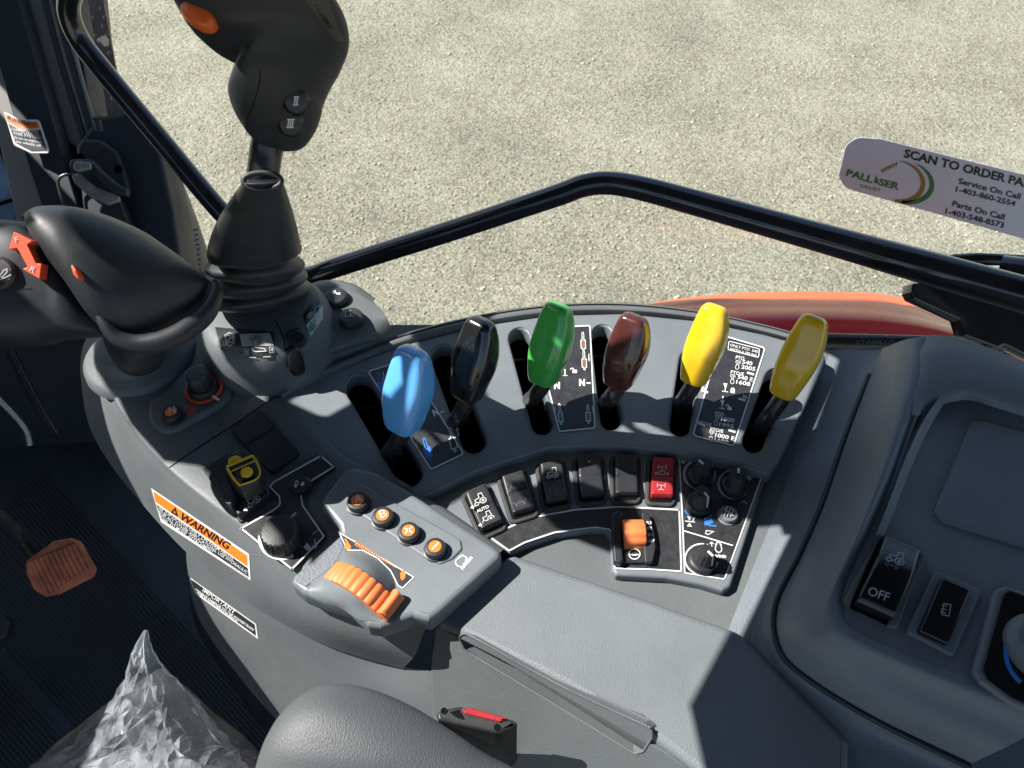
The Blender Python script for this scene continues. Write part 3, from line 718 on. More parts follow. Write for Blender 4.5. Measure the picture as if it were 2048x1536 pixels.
sf = Surf(SHELL_LOW); b = MB()
patch(b, sf, [(377, 1153), (512, 1248), (516, 1278), (390, 1187)], 'white', 30, 6, .0003); patch(b, sf, [(380, 1157), (509, 1249), (512, 1272), (392, 1184)], 'decal', 30, 6, .0005); sf = sf.up(.0006)
text(b, sf, 'IMPORTANT', 404, 1182, 468, 1228, 7, 'white', bold=.01)
for i, (s_, x0, y0, x1, y1) in enumerate([('PREVENT DAMAGE TO THE POWERTRAIN', 388, 1180, 506, 1262), ('REFER TO YOUR OPERATORS MANUAL', 393, 1187, 475, 1246)]): text(b, sf, s_, x0, y0, x1, y1, 4.5, 'white', bold=.02)
b.obj('notice_sticker', LC, 'black important notice sticker below the warning sticker', sharp=180)

# ================================================================ lever console (right of it)
RC = thing('lever_console', 'wide grey lever console with six slots, rocker switches and rotary knobs', 'lever console', zp(1200, 900, -.05))
b = MB(); pz = hz(0)
SL = [((718, 775), (817, 945), 27), ((887, 715), (947, 880), 25), ((1039, 678), (1084, 847), 21), ((1204, 672), (1222, 838), 21), ((1380, 722), (1361, 850), 21), ((1551, 760), (1508, 882), 22)]
OL = [(560, 790), (660, 742), (800, 690), (950, 652), (1100, 630), (1250, 626), (1400, 641), (1530, 668), (1632, 696), (1650, 708), (1652, 726), (1560, 925), (1542, 948), (1480, 930), (1350, 902), (1220, 889), (1100, 894), (960, 937), (838, 996), (700, 922), (600, 842)]
slab(b, pz, OL, .016, .0025, 'grey_smooth', [6, 30, 60, 60, 60, 60, 60, 30, 14, 10, 14, 20, 14, 30, 60, 60, 60, 60, 10, 10, 10], holes=[capsule(*s) for s in SL])
lp = b.obj('lever_panel', RC, sharp=50)
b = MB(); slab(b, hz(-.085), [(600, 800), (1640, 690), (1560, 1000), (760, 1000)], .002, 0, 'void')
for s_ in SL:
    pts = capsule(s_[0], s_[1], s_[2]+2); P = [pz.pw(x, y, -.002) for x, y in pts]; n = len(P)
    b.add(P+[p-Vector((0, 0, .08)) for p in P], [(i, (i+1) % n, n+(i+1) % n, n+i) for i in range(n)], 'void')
    sl_ = Vector(s_[1])-Vector(s_[0])
    for k in (.25, .8):
        c = Vector(s_[0])+sl_*k; p = pz.pw(c.x, c.y, -.045)
        lathe(b, p-Vector((.012, 0, 0)), Vector((1, .1, 0)), [(.004, 0), (.004, .024)], 'rod', 12)
b.obj('slot_wells', RC)
b = MB()   # raised rear rim of the lever panel
edge = [(566, 800), (606, 776), (664, 748), (800, 694), (950, 655), (1100, 632), (1250, 628), (1400, 643), (1530, 670), (1626, 696)]
loft(b, [[pz.pw(x, y+5, -.004) for x, y in edge], [pz.pw(x, y-2, .0) for x, y in edge], [pz.pw(x-4, y-9, .004) for x, y in edge], [pz.pw(x-6, y-17, .003) for x, y in edge], [pz.pw(x-7, y-22, -.012) for x, y in edge], [pz.pw(x-7, y-22, -.16) for x, y in edge]], 'grey', nu=80)
b.obj('rear_rim', RC, sharp=60)
# engraved rings at the slots
b = MB()
for s_ in SL: stroke(b, pz, capsule(s_[0], s_[1], s_[2]+3.5), 2, 'grey', .0003, closed=True)
b.obj('slot_edges', RC)
# decals
q = pz
def panel_decal(OUTP, r, lbl, fn, w_=2.6):
    b = MB(); slab(b, q, OUTP, .0005, 0, 'decal', r, h=.0005); outline(b, q.up(.00055), OUTP, r, 1.2, w_); fn(b, q.up(.0006)); return b.obj('lever_decal', lp, lbl)
def d1(b, q):
    i_cyl(Fr(b, q, (757, 790), (28, -3), (-16, -42), 'blue_print', 1.8), 'blue_print'); i_cyl(Fr(b, q, (848, 922), (24, -8), (-12, -40), 'blue_print', 1.8), 'blue_print', 0)
    F1 = Fr(b, q, (898, 905), (24, -8), (-10, -44), 'white', 1.8); i_cyl(F1, None, 1)
    stroke(b, q, [(838, 902), (833, 886)], 2, 'orange_label')
    text(b, q, 'N', 868, 832, 878, 828, 12, 'white', bold=.06); stroke(b, q, [(881, 825), (888, 822)], 3, 'white')
    text(b, q, 'N', 771, 808, 780, 805, 11, 'blue_print', bold=.05); stroke(b, q, [(764, 765), (768, 752), (766, 744)], 1.6, 'white')
panel_decal([(734, 742), (812, 718), (929, 908), (862, 940)], 7, 'black lever decal with blue and white cylinder symbols', d1)
def d2(b, q):
    for (x, y, k, ar) in ((1158, 700, 'brown_print', 0), (1160, 738, 'brown_print', -1), (1168, 845, 'brown_print', 1)): i_cyl(Fr(b, q, (x, y), (18, 0), (-1.5, -34), 'white', 1.5), k, ar)
    i_cyl(Fr(b, q, (1114, 848), (17, -2), (-4, -38), 'white', 1.5), 'green_print'); stroke(b, q, [(1112, 822), (1110, 812)], 1.6, 'white')
    text(b, q, 'N', 1108, 777, 1120, 777, 12, 'white', bold=.06); stroke(b, q, [(1098, 772), (1104, 772)], 3, 'white')
    text(b, q, 'N', 1158, 771, 1170, 771, 12, 'white', bold=.06); stroke(b, q, [(1173, 766), (1181, 766)], 3, 'white')
    i_lock(Fr(b, q, (1143, 746), (13, 0), (0, -13), 'white', 2), True); stroke(b, q, [(1130, 750), (1130, 738)], 2, 'white'); stroke(b, q, [(1126, 751), (1135, 751)], 1.5, 'white')
    text(b, q, 'B', 1141, 676, 1148, 676, 10, 'decal_grey')
panel_decal([(1066, 660), (1080, 654), (1176, 650), (1181, 652), (1191, 857), (1118, 864)], 6, 'black lever decal with green and brown cylinder symbols', d2)
def d3(b, q):
    F1 = [(1458, 682), (1519, 698), (1517, 715), (1456, 699)]; stroke(b, q, fillet(F1, 3), 1.6, 'white', closed=True)
    text(b, q, 'ONLY PTO  540', 1460, 692, 1515, 706, 5, 'white', bold=.01); text(b, q, 'WITH 6 SPLINS', 1459, 700, 1513, 714, 5, 'white', bold=.01)
    def ln(s, x0, y0, x1, y1, h=7.5, k='white'): text(b, q, s, x0, y0, x1, y1, h, k, bold=.015)
    ln('PTO', 1471, 718, 1488, 721, 7); ln('540', 1484, 727, 1504, 731); ln('2005', 1482, 737, 1510, 742)
    ln('PTO/E', 1461, 747, 1487, 752, 6.5); ln('540 E', 1475, 757, 1505, 763); ln('1608', 1472, 767, 1500, 772)
    ln('PTO', 1430, 830, 1447, 833, 7, 'white'); ln('1000', 1442, 840, 1468, 845); ln('1995', 1438, 852, 1467, 857)
    ln('PTO/E', 1396, 848, 1422, 853, 6.5); ln('PTO/E', 1420, 861, 1446, 866, 6.5); ln('1000 E', 1430, 873, 1468, 881); ln('1600', 1428, 883, 1456, 889)
    for x, y in ((1471, 728), (1460, 756), (1430, 838), (1418, 868)): F2 = Fr(b, q, (x, y), (10, 1.5), (1, -9), 'white', 1.0); F2.c(.5, .3, .25); F2.l((0, .3), (.1, .8), (.9, .8), (1, .3))
    for x, y in ((1469, 738), (1459, 767), (1426, 850), (1416, 882)): i_engine(Fr(b, q, (x, y), (10, 1.5), (1, -10), 'white', 1.0))
    stroke(b, q, [(1494, 745), (1508, 749)], 4, 'white'); stroke(b, q, [(1402, 780), (1416, 785)], 4, 'white'); stroke(b, q, [(1477, 797), (1491, 801)], 4, 'white'); stroke(b, q, [(1396, 846), (1410, 851)], 4, 'white'); stroke(b, q, [(1457, 860), (1471, 864)], 4, 'white')
    text(b, q, 'N', 1403, 779, 1410, 781, 7, 'white', bold=.03); text(b, q, 'N', 1485, 796, 1492, 798, 7, 'white', bold=.03)
    for x, y, o_ in ((1447, 778, False), (1441, 812, True)):
        fillp(b, q, [(x, y-12), (x+8, y-11), (x+5, y-2), (x+3, y-2)], 'white'); stroke(b, q, [(x+4, y-4), (x+3, y+4)], 1.8, 'white'); stroke(b, q, [(x-3, y+4), (x+9, y+6)], 1.6, 'white')
        i_lock(Fr(b, q, (x+12, y+7), (12, 2), (1, -13), 'white', 2), o_)
    stroke(b, q, [(1446, 792), (1445, 803)], 2.4, 'white')
panel_decal([(1454, 672), (1528, 694), (1530, 700), (1468, 893), (1390, 873), (1386, 866), (1422, 740)], [6, 6, 3, 7, 7, 3, 10], 'tall black decal listing shaft speeds between the yellow levers', d3)

# rocker plate
pr = hz(-.010)
b = MB()
OR = [(836, 1000), (960, 938), (1100, 895), (1220, 890), (1350, 903), (1480, 931), (1528, 947), (1532, 956), (1462, 1172), (1446, 1182), (1400, 1168), (1330, 1155), (1232, 1150), (1224, 1140), (1222, 1072), (1212, 1060), (1180, 1058), (1110, 1068), (1050, 1090), (1020, 1106), (900, 1045)]
slab(b, pr, OR, .012, .0025, 'grey_smooth', [6, 60, 60, 60, 60, 40, 8, 10, 8, 8, 30, 30, 8, 4, 8, 8, 30, 60, 40, 4, 6])
rp = b.obj('rocker_plate', RC, 'curved grey switch plate in front of the levers', sharp=50)
b = MB(); q = pr
OD = [(975, 1072), (1060, 1034), (1150, 1018), (1240, 1012), (1358, 1018), (1360, 1018), (1364, 1144), (1300, 1140), (1228, 1138), (1226, 1070), (1218, 1060), (1190, 1056), (1110, 1066), (1050, 1086), (1018, 1103)]
slab(b, q, OD, .0005, 0, 'decal', [2, 40, 40, 40, 2, 3, 3, 20, 4, 6, 6, 20, 40, 40, 2], h=.0005); outline(b, q.up(.0005), OD, [2, 40, 40, 40, 2, 3, 3, 20, 4, 6, 6, 20, 40, 40, 2], 1.5, 3)
b.obj('switch_decal', rp, 'curved black decal in front of the rocker switches')
# rockers
def rocker(pl, c, ang, wpx, hpx, parent, body='switch', label=None, icons=None, bezel=True, name='rocker_switch', seam=True):
    d = Vector((math.sin(R(ang)), -math.cos(R(ang)))); x = Vector((math.cos(R(ang)), math.sin(R(ang)))); c = Vector(c)
    U = lambda a, e: c + x*a*wpx/2 + d*e*hpx/2
    b = MB()
    slab(b, pl, [U(-1.42, -1.26), U(1.42, -1.26), U(1.42, 1.26), U(-1.42, 1.26)], .005, .0014, 'bezel', wpx*.35, h=.0028)
    slab(b, pl, [U(-1.1, -1.08), U(1.1, -1.08), U(1.1, 1.08), U(-1.1, 1.08)], .001, 0, 'void', wpx*.2, h=.0032)
    o = b.obj(name, parent, label, sharp=50)
    b = MB()
    # rocker cap: two halves with a slight dish between
    rows = []
    cen = pl.pw(c.x, c.y); xv = pl.pw(*U(1, 0))-cen; yv = pl.pw(*U(0, 1))-cen; nz_ = 26
    st = []
    for i in range(nz_+1):
        t = -1+2*i/nz_; e = 1-max(0, abs(t)-.93)/.07*.12
        hh = .0068+.0022*abs(t)**1.6*(1 if t < 0 else .55) - .0035*max(0, (abs(t)-.9)/.1)**2
        if seam and abs(t) < .03: hh -= .0006
        st.append((cen+yv*t+pl.n*hh/2, xv*e, pl.n*(hh/2)))
    sections(b, st, body, 40, 6.5, steps=len(st)*2)
    r_ = b.obj('rocker', o, sharp=40)
    if icons:
        b = MB(); icons(b, pl.up(.0078), U); b.obj('symbol', o)
    return o
def ic_at(U, b, pl, e, fn, s=11, k='white', w=1.3):
    O = U(-.6, e-.2); X = U(.6, e-.2)-O; Y = U(-.6, e+.34)-O; fn(Fr(b, pl, O, X, Y, k, w, .0003))
def ic1(b, pl, U):
    ic_at(U, b, pl.up(.001), .55, i_tractor); ic_at(U, b, pl, -.4, i_tractor); A, B = U(-.6, .05), U(.55, .05)
    text(b, pl.up(.0002), 'AUTO', A.x, A.y, B.x, B.y, 6, 'white', bold=.02)
def arms(F_): F_.c(.5, .5, .28); F_.l((0, .1), (.2, .5), (0, .9)); F_.l((1, .1), (.8, .5), (1, .9)); F_.l((.35, .4), (.65, .4)); F_.l((.35, .62), (.65, .62))
def axle(F_): F_.l((.2, 1), (.2, .6)); F_.l((.8, 1), (.8, .6)); F_.l((.2, .8), (.8, .8)); F_.l((.5, .8), (.5, .4)); F_.l((.3, .05), (.3, .4), (.7, .4), (.7, .05), closed=True); F_.c(.08, .15, .1, n=8); F_.c(.92, .15, .1, n=8)
def dd(F_): F_.l((.1, 0), (.1, .9), (.35, .6), (.1, .3)); F_.l((.6, 0), (.6, .9), (.85, .6), (.6, .3)); F_.l((-.1, -.1), (1, -.1))
PR = pr.up(0)
rocker(PR, (968, 1022), -24, 45, 82, rp, label='rocker switch printed with AUTO and tractor symbols', icons=ic1)
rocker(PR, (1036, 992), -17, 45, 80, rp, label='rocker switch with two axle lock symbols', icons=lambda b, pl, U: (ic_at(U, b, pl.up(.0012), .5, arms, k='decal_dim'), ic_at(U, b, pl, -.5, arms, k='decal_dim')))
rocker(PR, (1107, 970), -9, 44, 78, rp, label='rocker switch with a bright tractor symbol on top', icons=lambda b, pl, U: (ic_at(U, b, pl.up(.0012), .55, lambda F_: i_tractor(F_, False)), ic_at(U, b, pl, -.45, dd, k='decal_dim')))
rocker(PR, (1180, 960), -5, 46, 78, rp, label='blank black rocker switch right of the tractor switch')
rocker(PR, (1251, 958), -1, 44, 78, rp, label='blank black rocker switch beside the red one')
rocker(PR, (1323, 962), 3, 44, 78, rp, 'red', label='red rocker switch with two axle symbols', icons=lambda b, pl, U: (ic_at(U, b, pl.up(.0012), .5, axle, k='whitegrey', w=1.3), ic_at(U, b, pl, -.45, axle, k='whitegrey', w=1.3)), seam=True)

# roller switch (R3 R2 R1 OFF)
b = MB(); q = pr.up(.0005)
slab(b, q.up(.007), [(1222, 1030), (1234, 1020), (1245, 1022), (1243, 1070), (1247, 1120), (1240, 1126), (1228, 1122)], .0075, .0015, 'switch', 4)
slab(b, q.up(.0055), [(1283, 1022), (1298, 1026), (1308, 1060), (1312, 1095), (1306, 1124), (1290, 1124), (1286, 1075)], .006, .001, 'switch', 5)
slab(b, q.up(.003), [(1243, 1022), (1285, 1022), (1290, 1125), (1245, 1125)], .0035, .0006, 'switch', 2)
sr = b.obj('roller_switch', rp, 'black switch with an orange roller marked R3 R2 R1 OFF', sharp=50)
b = MB(); A = (q.pw(1245, 1070, .003)); Bv = (q.pw(1288, 1070, .003)); ax = Bv-A
n = 60; vs = []
for t_ in (0, .001, ax.length-.001, ax.length):
    for j in range(n):
        a = 2*math.pi*j/n; r_ = (.0105 if t_ in (0, ax.length) else .011)+.0008*abs(math.cos(j*math.pi/6)); vs.append(A+ax.normalized()*t_+(Vector((0, 1, 0))*math.cos(a)+Vector((0, 0, 1))*math.sin(a))*r_)
b.add([v-Vector((0, 0, .001)) for v in vs], [(i*n+j, i*n+(j+1) % n, (i+1)*n+(j+1) % n, (i+1)*n+j) for i in range(3) for j in range(n)]+[tuple(range(n))[::-1], tuple(range(3*n, 4*n))], 'orange')
b.obj('roller', sr, sharp=30)
b = MB()
for s_, x, y, w_ in (('R3', 1289, 1048, 10), ('R2', 1290, 1059, 10), ('R1', 1292, 1072, 9), ('OFF', 1291, 1084, 14)): text(b, q.up(.0056), s_, x+4, y, x+w_+4, y, 5.5, 'white', bold=.02)
F1 = Fr(b, q.up(.0036), (1257, 1119), (24, 0), (0, -22), 'white', 2); F1.c(.5, .5, .46, n=24); F1.l((.1, .4), (.5, .55), (.9, .4)); F1.f((.3, .35), (.7, .35), (.6, .6), (.4, .6))
b.obj('printing', sr)
# knob decal
b = MB(); q = pr
OK_ = [(1357, 909), (1526, 951), (1450, 1160), (1368, 1147), (1364, 1050)]
slab(b, q, OK_, .0005, 0, 'decal', [4, 6, 6, 4, 2], h=.0005); outline(b, q.up(.0005), OK_, [4, 6, 6, 4, 2], 1.5, 2.6)
stroke(b, q.up(.0005), [(1366, 1061), (1466, 1091)], 2.4, 'white')
q2 = q.up(.0006)
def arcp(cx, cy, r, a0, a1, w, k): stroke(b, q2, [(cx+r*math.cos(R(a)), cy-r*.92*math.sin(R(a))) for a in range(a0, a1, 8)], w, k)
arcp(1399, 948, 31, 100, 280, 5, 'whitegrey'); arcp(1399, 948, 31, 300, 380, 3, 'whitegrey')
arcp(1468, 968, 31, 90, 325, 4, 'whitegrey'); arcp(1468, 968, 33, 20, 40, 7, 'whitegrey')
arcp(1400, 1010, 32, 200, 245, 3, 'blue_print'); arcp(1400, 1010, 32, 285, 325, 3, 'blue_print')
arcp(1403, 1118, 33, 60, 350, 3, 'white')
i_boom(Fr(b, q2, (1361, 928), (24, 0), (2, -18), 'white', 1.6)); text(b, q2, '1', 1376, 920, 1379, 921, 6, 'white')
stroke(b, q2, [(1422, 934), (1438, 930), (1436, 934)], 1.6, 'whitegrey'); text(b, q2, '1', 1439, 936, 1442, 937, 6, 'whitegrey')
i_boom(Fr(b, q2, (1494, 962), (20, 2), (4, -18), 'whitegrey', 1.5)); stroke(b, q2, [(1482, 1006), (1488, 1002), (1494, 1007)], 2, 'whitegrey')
F1 = Fr(b, q2, (1370, 1052), (20, 2), (0, -20), 'white', 1.8); F1.f((.2, 0), (.7, 0), (.45, .4)); F1.f((.2, 1), (.7, 1), (.45, .6)); F1.f((.7, .4), (.8, 1), (1.1, 1)); F1.l((0, .5), (1, .5))
F1 = Fr(b, q2, (1409, 1050), (24, 2), (0, -16), 'blue_print', 2.6); F1.f((0, 0), (0, .5), (.4, .7), (.6, 1), (.75, .4), (.5, .2), (.4, 0)); F1.l((.3, 0), (1, 0))
F1 = Fr(b, q2, (1411, 1070), (18, 0), (0, -10), 'white', 1.6); F1.l((0, .3), (.1, .9), (.9, .7), (.3, .1), closed=True)
i_engine(Fr(b, q2, (1428, 1104), (18, 2), (0, -20), 'white', 2)); text(b, q2, 'n/min', 1430, 1114, 1452, 1116, 7, 'white', bold=.03); stroke(b, q2, [(1425, 1104), (1423, 1085)], 1.5, 'white'); stroke(b, q2, [(1419, 1088), (1423, 1084), (1428, 1088)], 1.5, 'white')
b.obj('knob_decal', rp, 'black decal with white borders under the four knobs')
def knob(cx, cy, lab, pa, grp='rotary knobs on the lever console'):
    b = MB(); c = pr.pw(cx, cy, .0005); s = 1.0
    lathe(b, c, Vector((0, 0, 1)), [(.0098, 0), (.01, .003), (.0092, .0052), (.0078, .006), (.007, .0072), (.0062, .0178), (.0053, .019), (.0008, .0192)], 'black_rubber', 48, (12, .0007, .008, .0195), Vector((math.cos(pa), math.sin(pa), 0)))
    o = b.obj('rotary_knob', rp, lab, sharp=40)
    d = Vector((math.cos(pa), math.sin(pa), 0)); t = Vector((-d.y, d.x, 0)); b = MB(); P0 = c+Vector((0, 0, .0195)); w_ = .0009
    P = [P0+d*.001, P0+d*.0058-Vector((0, 0, .0002)), c+d*.0078+Vector((0, 0, .0075))]
    b.add([P[0]-t*w_, P[1]-t*w_, P[2]-t*w_, P[0]+t*w_, P[1]+t*w_, P[2]+t*w_], [(0, 1, 4, 3), (1, 2, 5, 4)], 'white', False); b.obj('pointer', o)
knob(1399, 958, 'shaded black knob at the inner corner of the plate', R(125))
knob(1466, 976, 'shaded black knob at the outer corner of the plate', R(80))
knob(1397, 1010, 'sunlit black knob below the shaded inner one', R(-60))
knob(1403, 1126, 'sunlit black knob beside the n/min mark', R(-50))
push_button(pr.up(.0005), 1458, 1026, 19, rp, None, lambda s, pl: [stroke(s, pl, [(1448+i*6, 1032+i), (1456+i*6, 1012+i*3)], 2, 'white') for i in range(3)]+[stroke(s, pl, [(1448, 1018), (1468, 1032)], 1.6, 'white')], hh=.005, rim='grey_smooth', face='black', label='round grey button with arm symbol')

# tray and armrest slab
b = MB(); ptz = hz(-.018)
slab(b, ptz, [(830, 1000), (1000, 1000), (1540, 900), (1630, 740), (1650, 700), (1760, 690), (1800, 800), (1640, 1250), (1640, 1420), (1500, 1420), (1380, 1330), (1000, 1180)], .02, .002, 'grey', 10)
b.obj('tray', RC, sharp=50)
b = MB(); pp = hz(-.006)
slab(b, pp, [(868, 1236), (876, 1218), (1012, 1112), (1030, 1108), (1290, 1195), (1480, 1262), (1700, 1480), (1700, 1720), (1420, 1562), (1310, 1478), (1130, 1372), (940, 1276), (880, 1250)], .016, .0055, 'grey_grain', [8, 10, 16, 14, 40, 60, 20, 20, 30, 60, 60, 30, 10])
b.obj('wrist_pad', RC, 'grained grey wrist pad', sharp=50)
# side panel with the long map pocket
pk = [(920, 1283), (918, 1274), (926, 1268), (948, 1276), (1110, 1368), (1290, 1452), (1303, 1464), (1304, 1476), (1286, 1504), (1268, 1508), (1100, 1405), (950, 1315), (928, 1300)]
b = MB()
slab(b, sd, [(862, 1330), (872, 1250), (1000, 1315), (1330, 1505), (1520, 1640), (1500, 1720), (870, 1720), (866, 1440)], .006, .0008, 'grey', 6, holes=[fillet(pk, 8, 4)])
b.obj('side_panel', RC, 'grey side panel with a long slanting pocket', sharp=50)
b = MB(); P = fillet(pk, 8, 4); c_ = Vector((1110, 1392)); n = len(P)
top = [sd.pw(p.x, p.y, .0008) for p in P]; rim = [sd.pw(*(c_+(p-c_)*.985), .0) for p in P]
bot = [sd.pw(p.x, p.y, -.001)-sd.n*.011 for p in P]
cen = sum(bot, Vector())/n; bot = [cen+(p-cen)*.93 for p in bot]
b.add(top+bot, [(i, (i+1) % n, n+(i+1) % n, n+i) for i in range(n)]+[tuple(range(n, 2*n))], 'grey')
rimr = [sd.pw(p.x, p.y, .0005) for p in P]; tube(b, [p-sd.n*.0006 for p in rimr+[rimr[0]]], .0008, 'grey', 8, steps=len(rimr)*2, caps=False)
b.obj('pocket', RC, sharp=50)
# ================================================================ right housing
HS = thing('side_housing', 'shaded bulging grey housing at the right with an OFF switch and a heater knob', 'housing', zp(1850, 1100, -.05))
b = MB()
rows = [
 [(1640, 700), (1655, 716), (1600, 880), (1560, 1000), (1500, 1150), (1450, 1280), (1440, 1340), (1500, 1440), (1650, 1540), (1900, 1680)],
 [(1700, 700), (1695, 760), (1650, 870), (1610, 1000), (1560, 1110), (1520, 1220), (1515, 1290), (1560, 1370), (1720, 1470), (1930, 1560)],
 [(1762, 700), (1736, 752), (1690, 870), (1642, 1007), (1600, 1105), (1548, 1210), (1550, 1290), (1600, 1352), (1740, 1440), (1936, 1538)],
 [(1766, 696), (1742, 752), (1698, 870), (1651, 1007), (1609, 1105), (1559, 1210), (1562, 1288), (1608, 1344), (1746, 1430), (1946, 1526)],
 [(1786, 690), (1768, 752), (1730, 870), (1690, 1000), (1646, 1110), (1600, 1210), (1604, 1275), (1652, 1322), (1780, 1398), (2000, 1500)],
 [(1815, 682), (1800, 752), (1768, 870), (1728, 1000), (1684, 1110), (1640, 1205), (1642, 1256), (1680, 1296), (1820, 1368), (2060, 1470)],
 [(1850, 674), (1842, 752), (1806, 860), (1770, 960), (1722, 1070), (1676, 1170), (1672, 1230), (1710, 1270), (1860, 1340), (2120, 1440)],
 [(1880, 690), (1868, 770), (1830, 870), (1794, 970), (1746, 1080), (1702, 1176), (1700, 1222), (1734, 1250), (1880, 1312), (2140, 1410)],
]
zs = [[-.018]*10, [-.014]*10, [-.004]*10, [.003]*10, [.024, .026, .026, .026, .026, .024, .024, .022, .02, .02], [.042, .044, .044, .043, .04, .038, .036, .034, .03, .03], [.048, .05, .05, .048, .045, .043, .042, .041, .04, .04], [.03]*10]
loft(b, [[zp(x, y, z) for (x, y), z in zip(r_, z_)] for r_, z_ in zip(rows, zs)], 'grey_dark', nu=80, nv=44)
# crown of the dome running off to the right, and its back wall
loft(b, [[zp(1762, 701, .0), zp(1786, 688, .02), zp(1815, 678, .036), zp(1850, 671, .046), zp(1900, 672, .052), (zp(1975, 694, .054)), zp(2048, 724, .054), zp(2140, 760, .054)],
         [zp(1780, 720, .02), zp(1800, 712, .035), zp(1824, 706, .045), zp(1855, 702, .052), zp(1905, 706, .056), zp(1985, 728, .057), zp(2060, 754, .057), zp(2150, 790, .057)],
         [zp(1800, 760, .04), zp(1815, 750, .046), zp(1838, 742, .05), zp(1862, 740, .053), zp(1915, 748, .056), zp(1995, 768, .057), zp(2070, 792, .057), zp(2160, 826, .057)],
         [zp(1806, 800, .044), zp(1826, 790, .05), zp(1842, 782, .051), zp(1868, 776, .052), zp(1925, 780, .053), zp(1998, 797, .054), zp(2070, 820, .054), zp(2160, 852, .054)],
         [zp(1806, 830, .044), zp(1826, 830, .05), zp(1836, 832, .05), zp(1858, 818, .046), zp(1930, 800, .046), zp(1996, 817, .048), zp(2068, 840, .048), zp(2158, 870, .048)]], 'grey_dark', nu=60)
loft(b, [[zp(1762, 701, .0), zp(1815, 678, .036), zp(1850, 671, .046), zp(1900, 672, .052), zp(1975, 694, .054), zp(2048, 724, .054), zp(2140, 760, .054)],
         [zp(1762, 701, .0)+Vector((0, .01, -.05)), zp(1815, 678, .036)+Vector((0, .02, -.06)), zp(1850, 671, .046)+Vector((0, .02, -.07)), zp(1900, 672, .052)+Vector((0, .02, -.08)), zp(1975, 694, .054)+Vector((0, .02, -.09)), zp(2048, 724, .054)+Vector((0, .02, -.09)), zp(2140, 760, .054)+Vector((0, .02, -.09))]], 'grey_dark', nu=40)
# recessed control face
loft(b, [[zp(1880, 792, .05), zp(1842, 850, .05), zp(1806, 930, .048), zp(1768, 1030, .046), zp(1730, 1120, .043), (zp(1696, 1200, .041)), zp(1694, 1240, .038), zp(1730, 1270, .036), zp(1870, 1336, .032), zp(2120, 1440, .03)],
         [zp(1892, 800, .045), zp(1858, 858, .044), zp(1822, 936, .042), zp(1784, 1034, .039), zp(1746, 1122, .037), zp(1714, 1196, .036), zp(1712, 1228, .034), zp(1748, 1258, .032), zp(1885, 1320, .028), zp(2130, 1420, .026)]], 'grey_dark', nu=60)
L1 = [(1736, 752), (1690, 870), (1643, 1007), (1600, 1105), (1550, 1208), (1552, 1290), (1601, 1350), (1741, 1438), (1938, 1536)]
tube(b, [zp(x+2, y-2, .0005) for x, y in L1], .0022, 'black_soft', 8, 80)
slab(b, hz(-.03), [(1400, 1440), (1560, 1330), (1760, 1200), (2300, 1200), (2300, 2100), (1400, 2100)], .01, .001, 'grey_dark')
b.obj('shell', HS, sharp=70)
b = MB(); hf = hz(.038)
slab(b, hf, [(1862, 776), (1920, 770), (2120, 830), (2300, 1000), (2300, 1560), (2100, 1440), (1860, 1334), (1700, 1262), (1668, 1220), (1700, 1140), (1790, 940)], .012, .002, 'grey_dark', 26)
b.obj('control_face', HS, sharp=50)
b = MB()
slab(b, hf.up(.003), [(1942, 842), (1962, 838), (2200, 905), (2200, 1160), (2060, 1095), (1885, 1042), (1868, 1022)], .005, .002, 'grey_dark', [16, 16, 10, 10, 30, 16, 14])
b.obj('blank_screen_cover', HS, 'raised blank rounded panel', sharp=50)
# OFF rocker
b = MB(); q = hf
slab(b, q.up(.005), [(1758, 1067), (1763, 1071), (1698, 1216), (1688, 1200)], .012, .001, 'grey', 2)
slab(b, q.up(.005), [(1842, 1104), (1851, 1110), (1796, 1254), (1776, 1250)], .012, .001, 'grey', 2)
slab(b, q.up(.0006), [(1760, 1072), (1842, 1108), (1780, 1252), (1700, 1216)], .002, .0003, 'void', 3)
so_ = b.obj('rocker_switch', HS, 'glossy black rocker switch lettered OFF with a tractor symbol', sharp=50)
M['gblack'] = mat('glossy_black_plastic', (.008, .009, .012), .18, .5, None, 0)
b = MB(); cen = q.pw(1771, 1158); xv = q.pw(1808, 1174)-cen; yv = q.pw(1800, 1090)-cen; st = []
for i in range(25):
    t = -1+2*i/24; hh = .012+.003*math.cos(t*2.6)-.004*max(0, (abs(t)-.88)/.12)**2 - .002*t
    st.append((cen+yv*t+q.n*hh/2, xv, q.n*hh/2))
sections(b, st, 'gblack', 36, 7, steps=50); b.obj('rocker', so_, sharp=35)
b = MB(); qq = q.up(.0165)
text(b, qq, 'OFF', 1734, 1189, 1776, 1203, 17, 'whitegrey', bold=.005); i_tractor(Fr(b, qq, (1768, 1120), (38, 13), (7, -24), 'whitegrey', 2), False)
F1 = Fr(b, qq, (1764, 1132), (34, 12), (4, -12), 'decal_dim', 1.8); F1.l((0, .6), (1, .6)); F1.f((0, .6), (.3, 1), (.3, .2)); F1.f((.7, 1), (1, .6), (.7, .2)); b.obj('printing', so_)
b = MB()
slab(b, q.up(.0035), [(1870, 1140), (1965, 1180), (1908, 1312), (1812, 1262)], .005, .0012, 'grey_dark', 8)
so_ = b.obj('push_switch', HS, 'small square black switch with a window symbol')
b = MB(); slab(b, q.up(.008), [(1884, 1152), (1944, 1178), (1898, 1288), (1838, 1260)], .008, .0018, 'gblack', 7); F1 = Fr(b, q.up(.0082), (1880, 1228), (18, 4), (4, -22), 'decal_grey', 1.6)
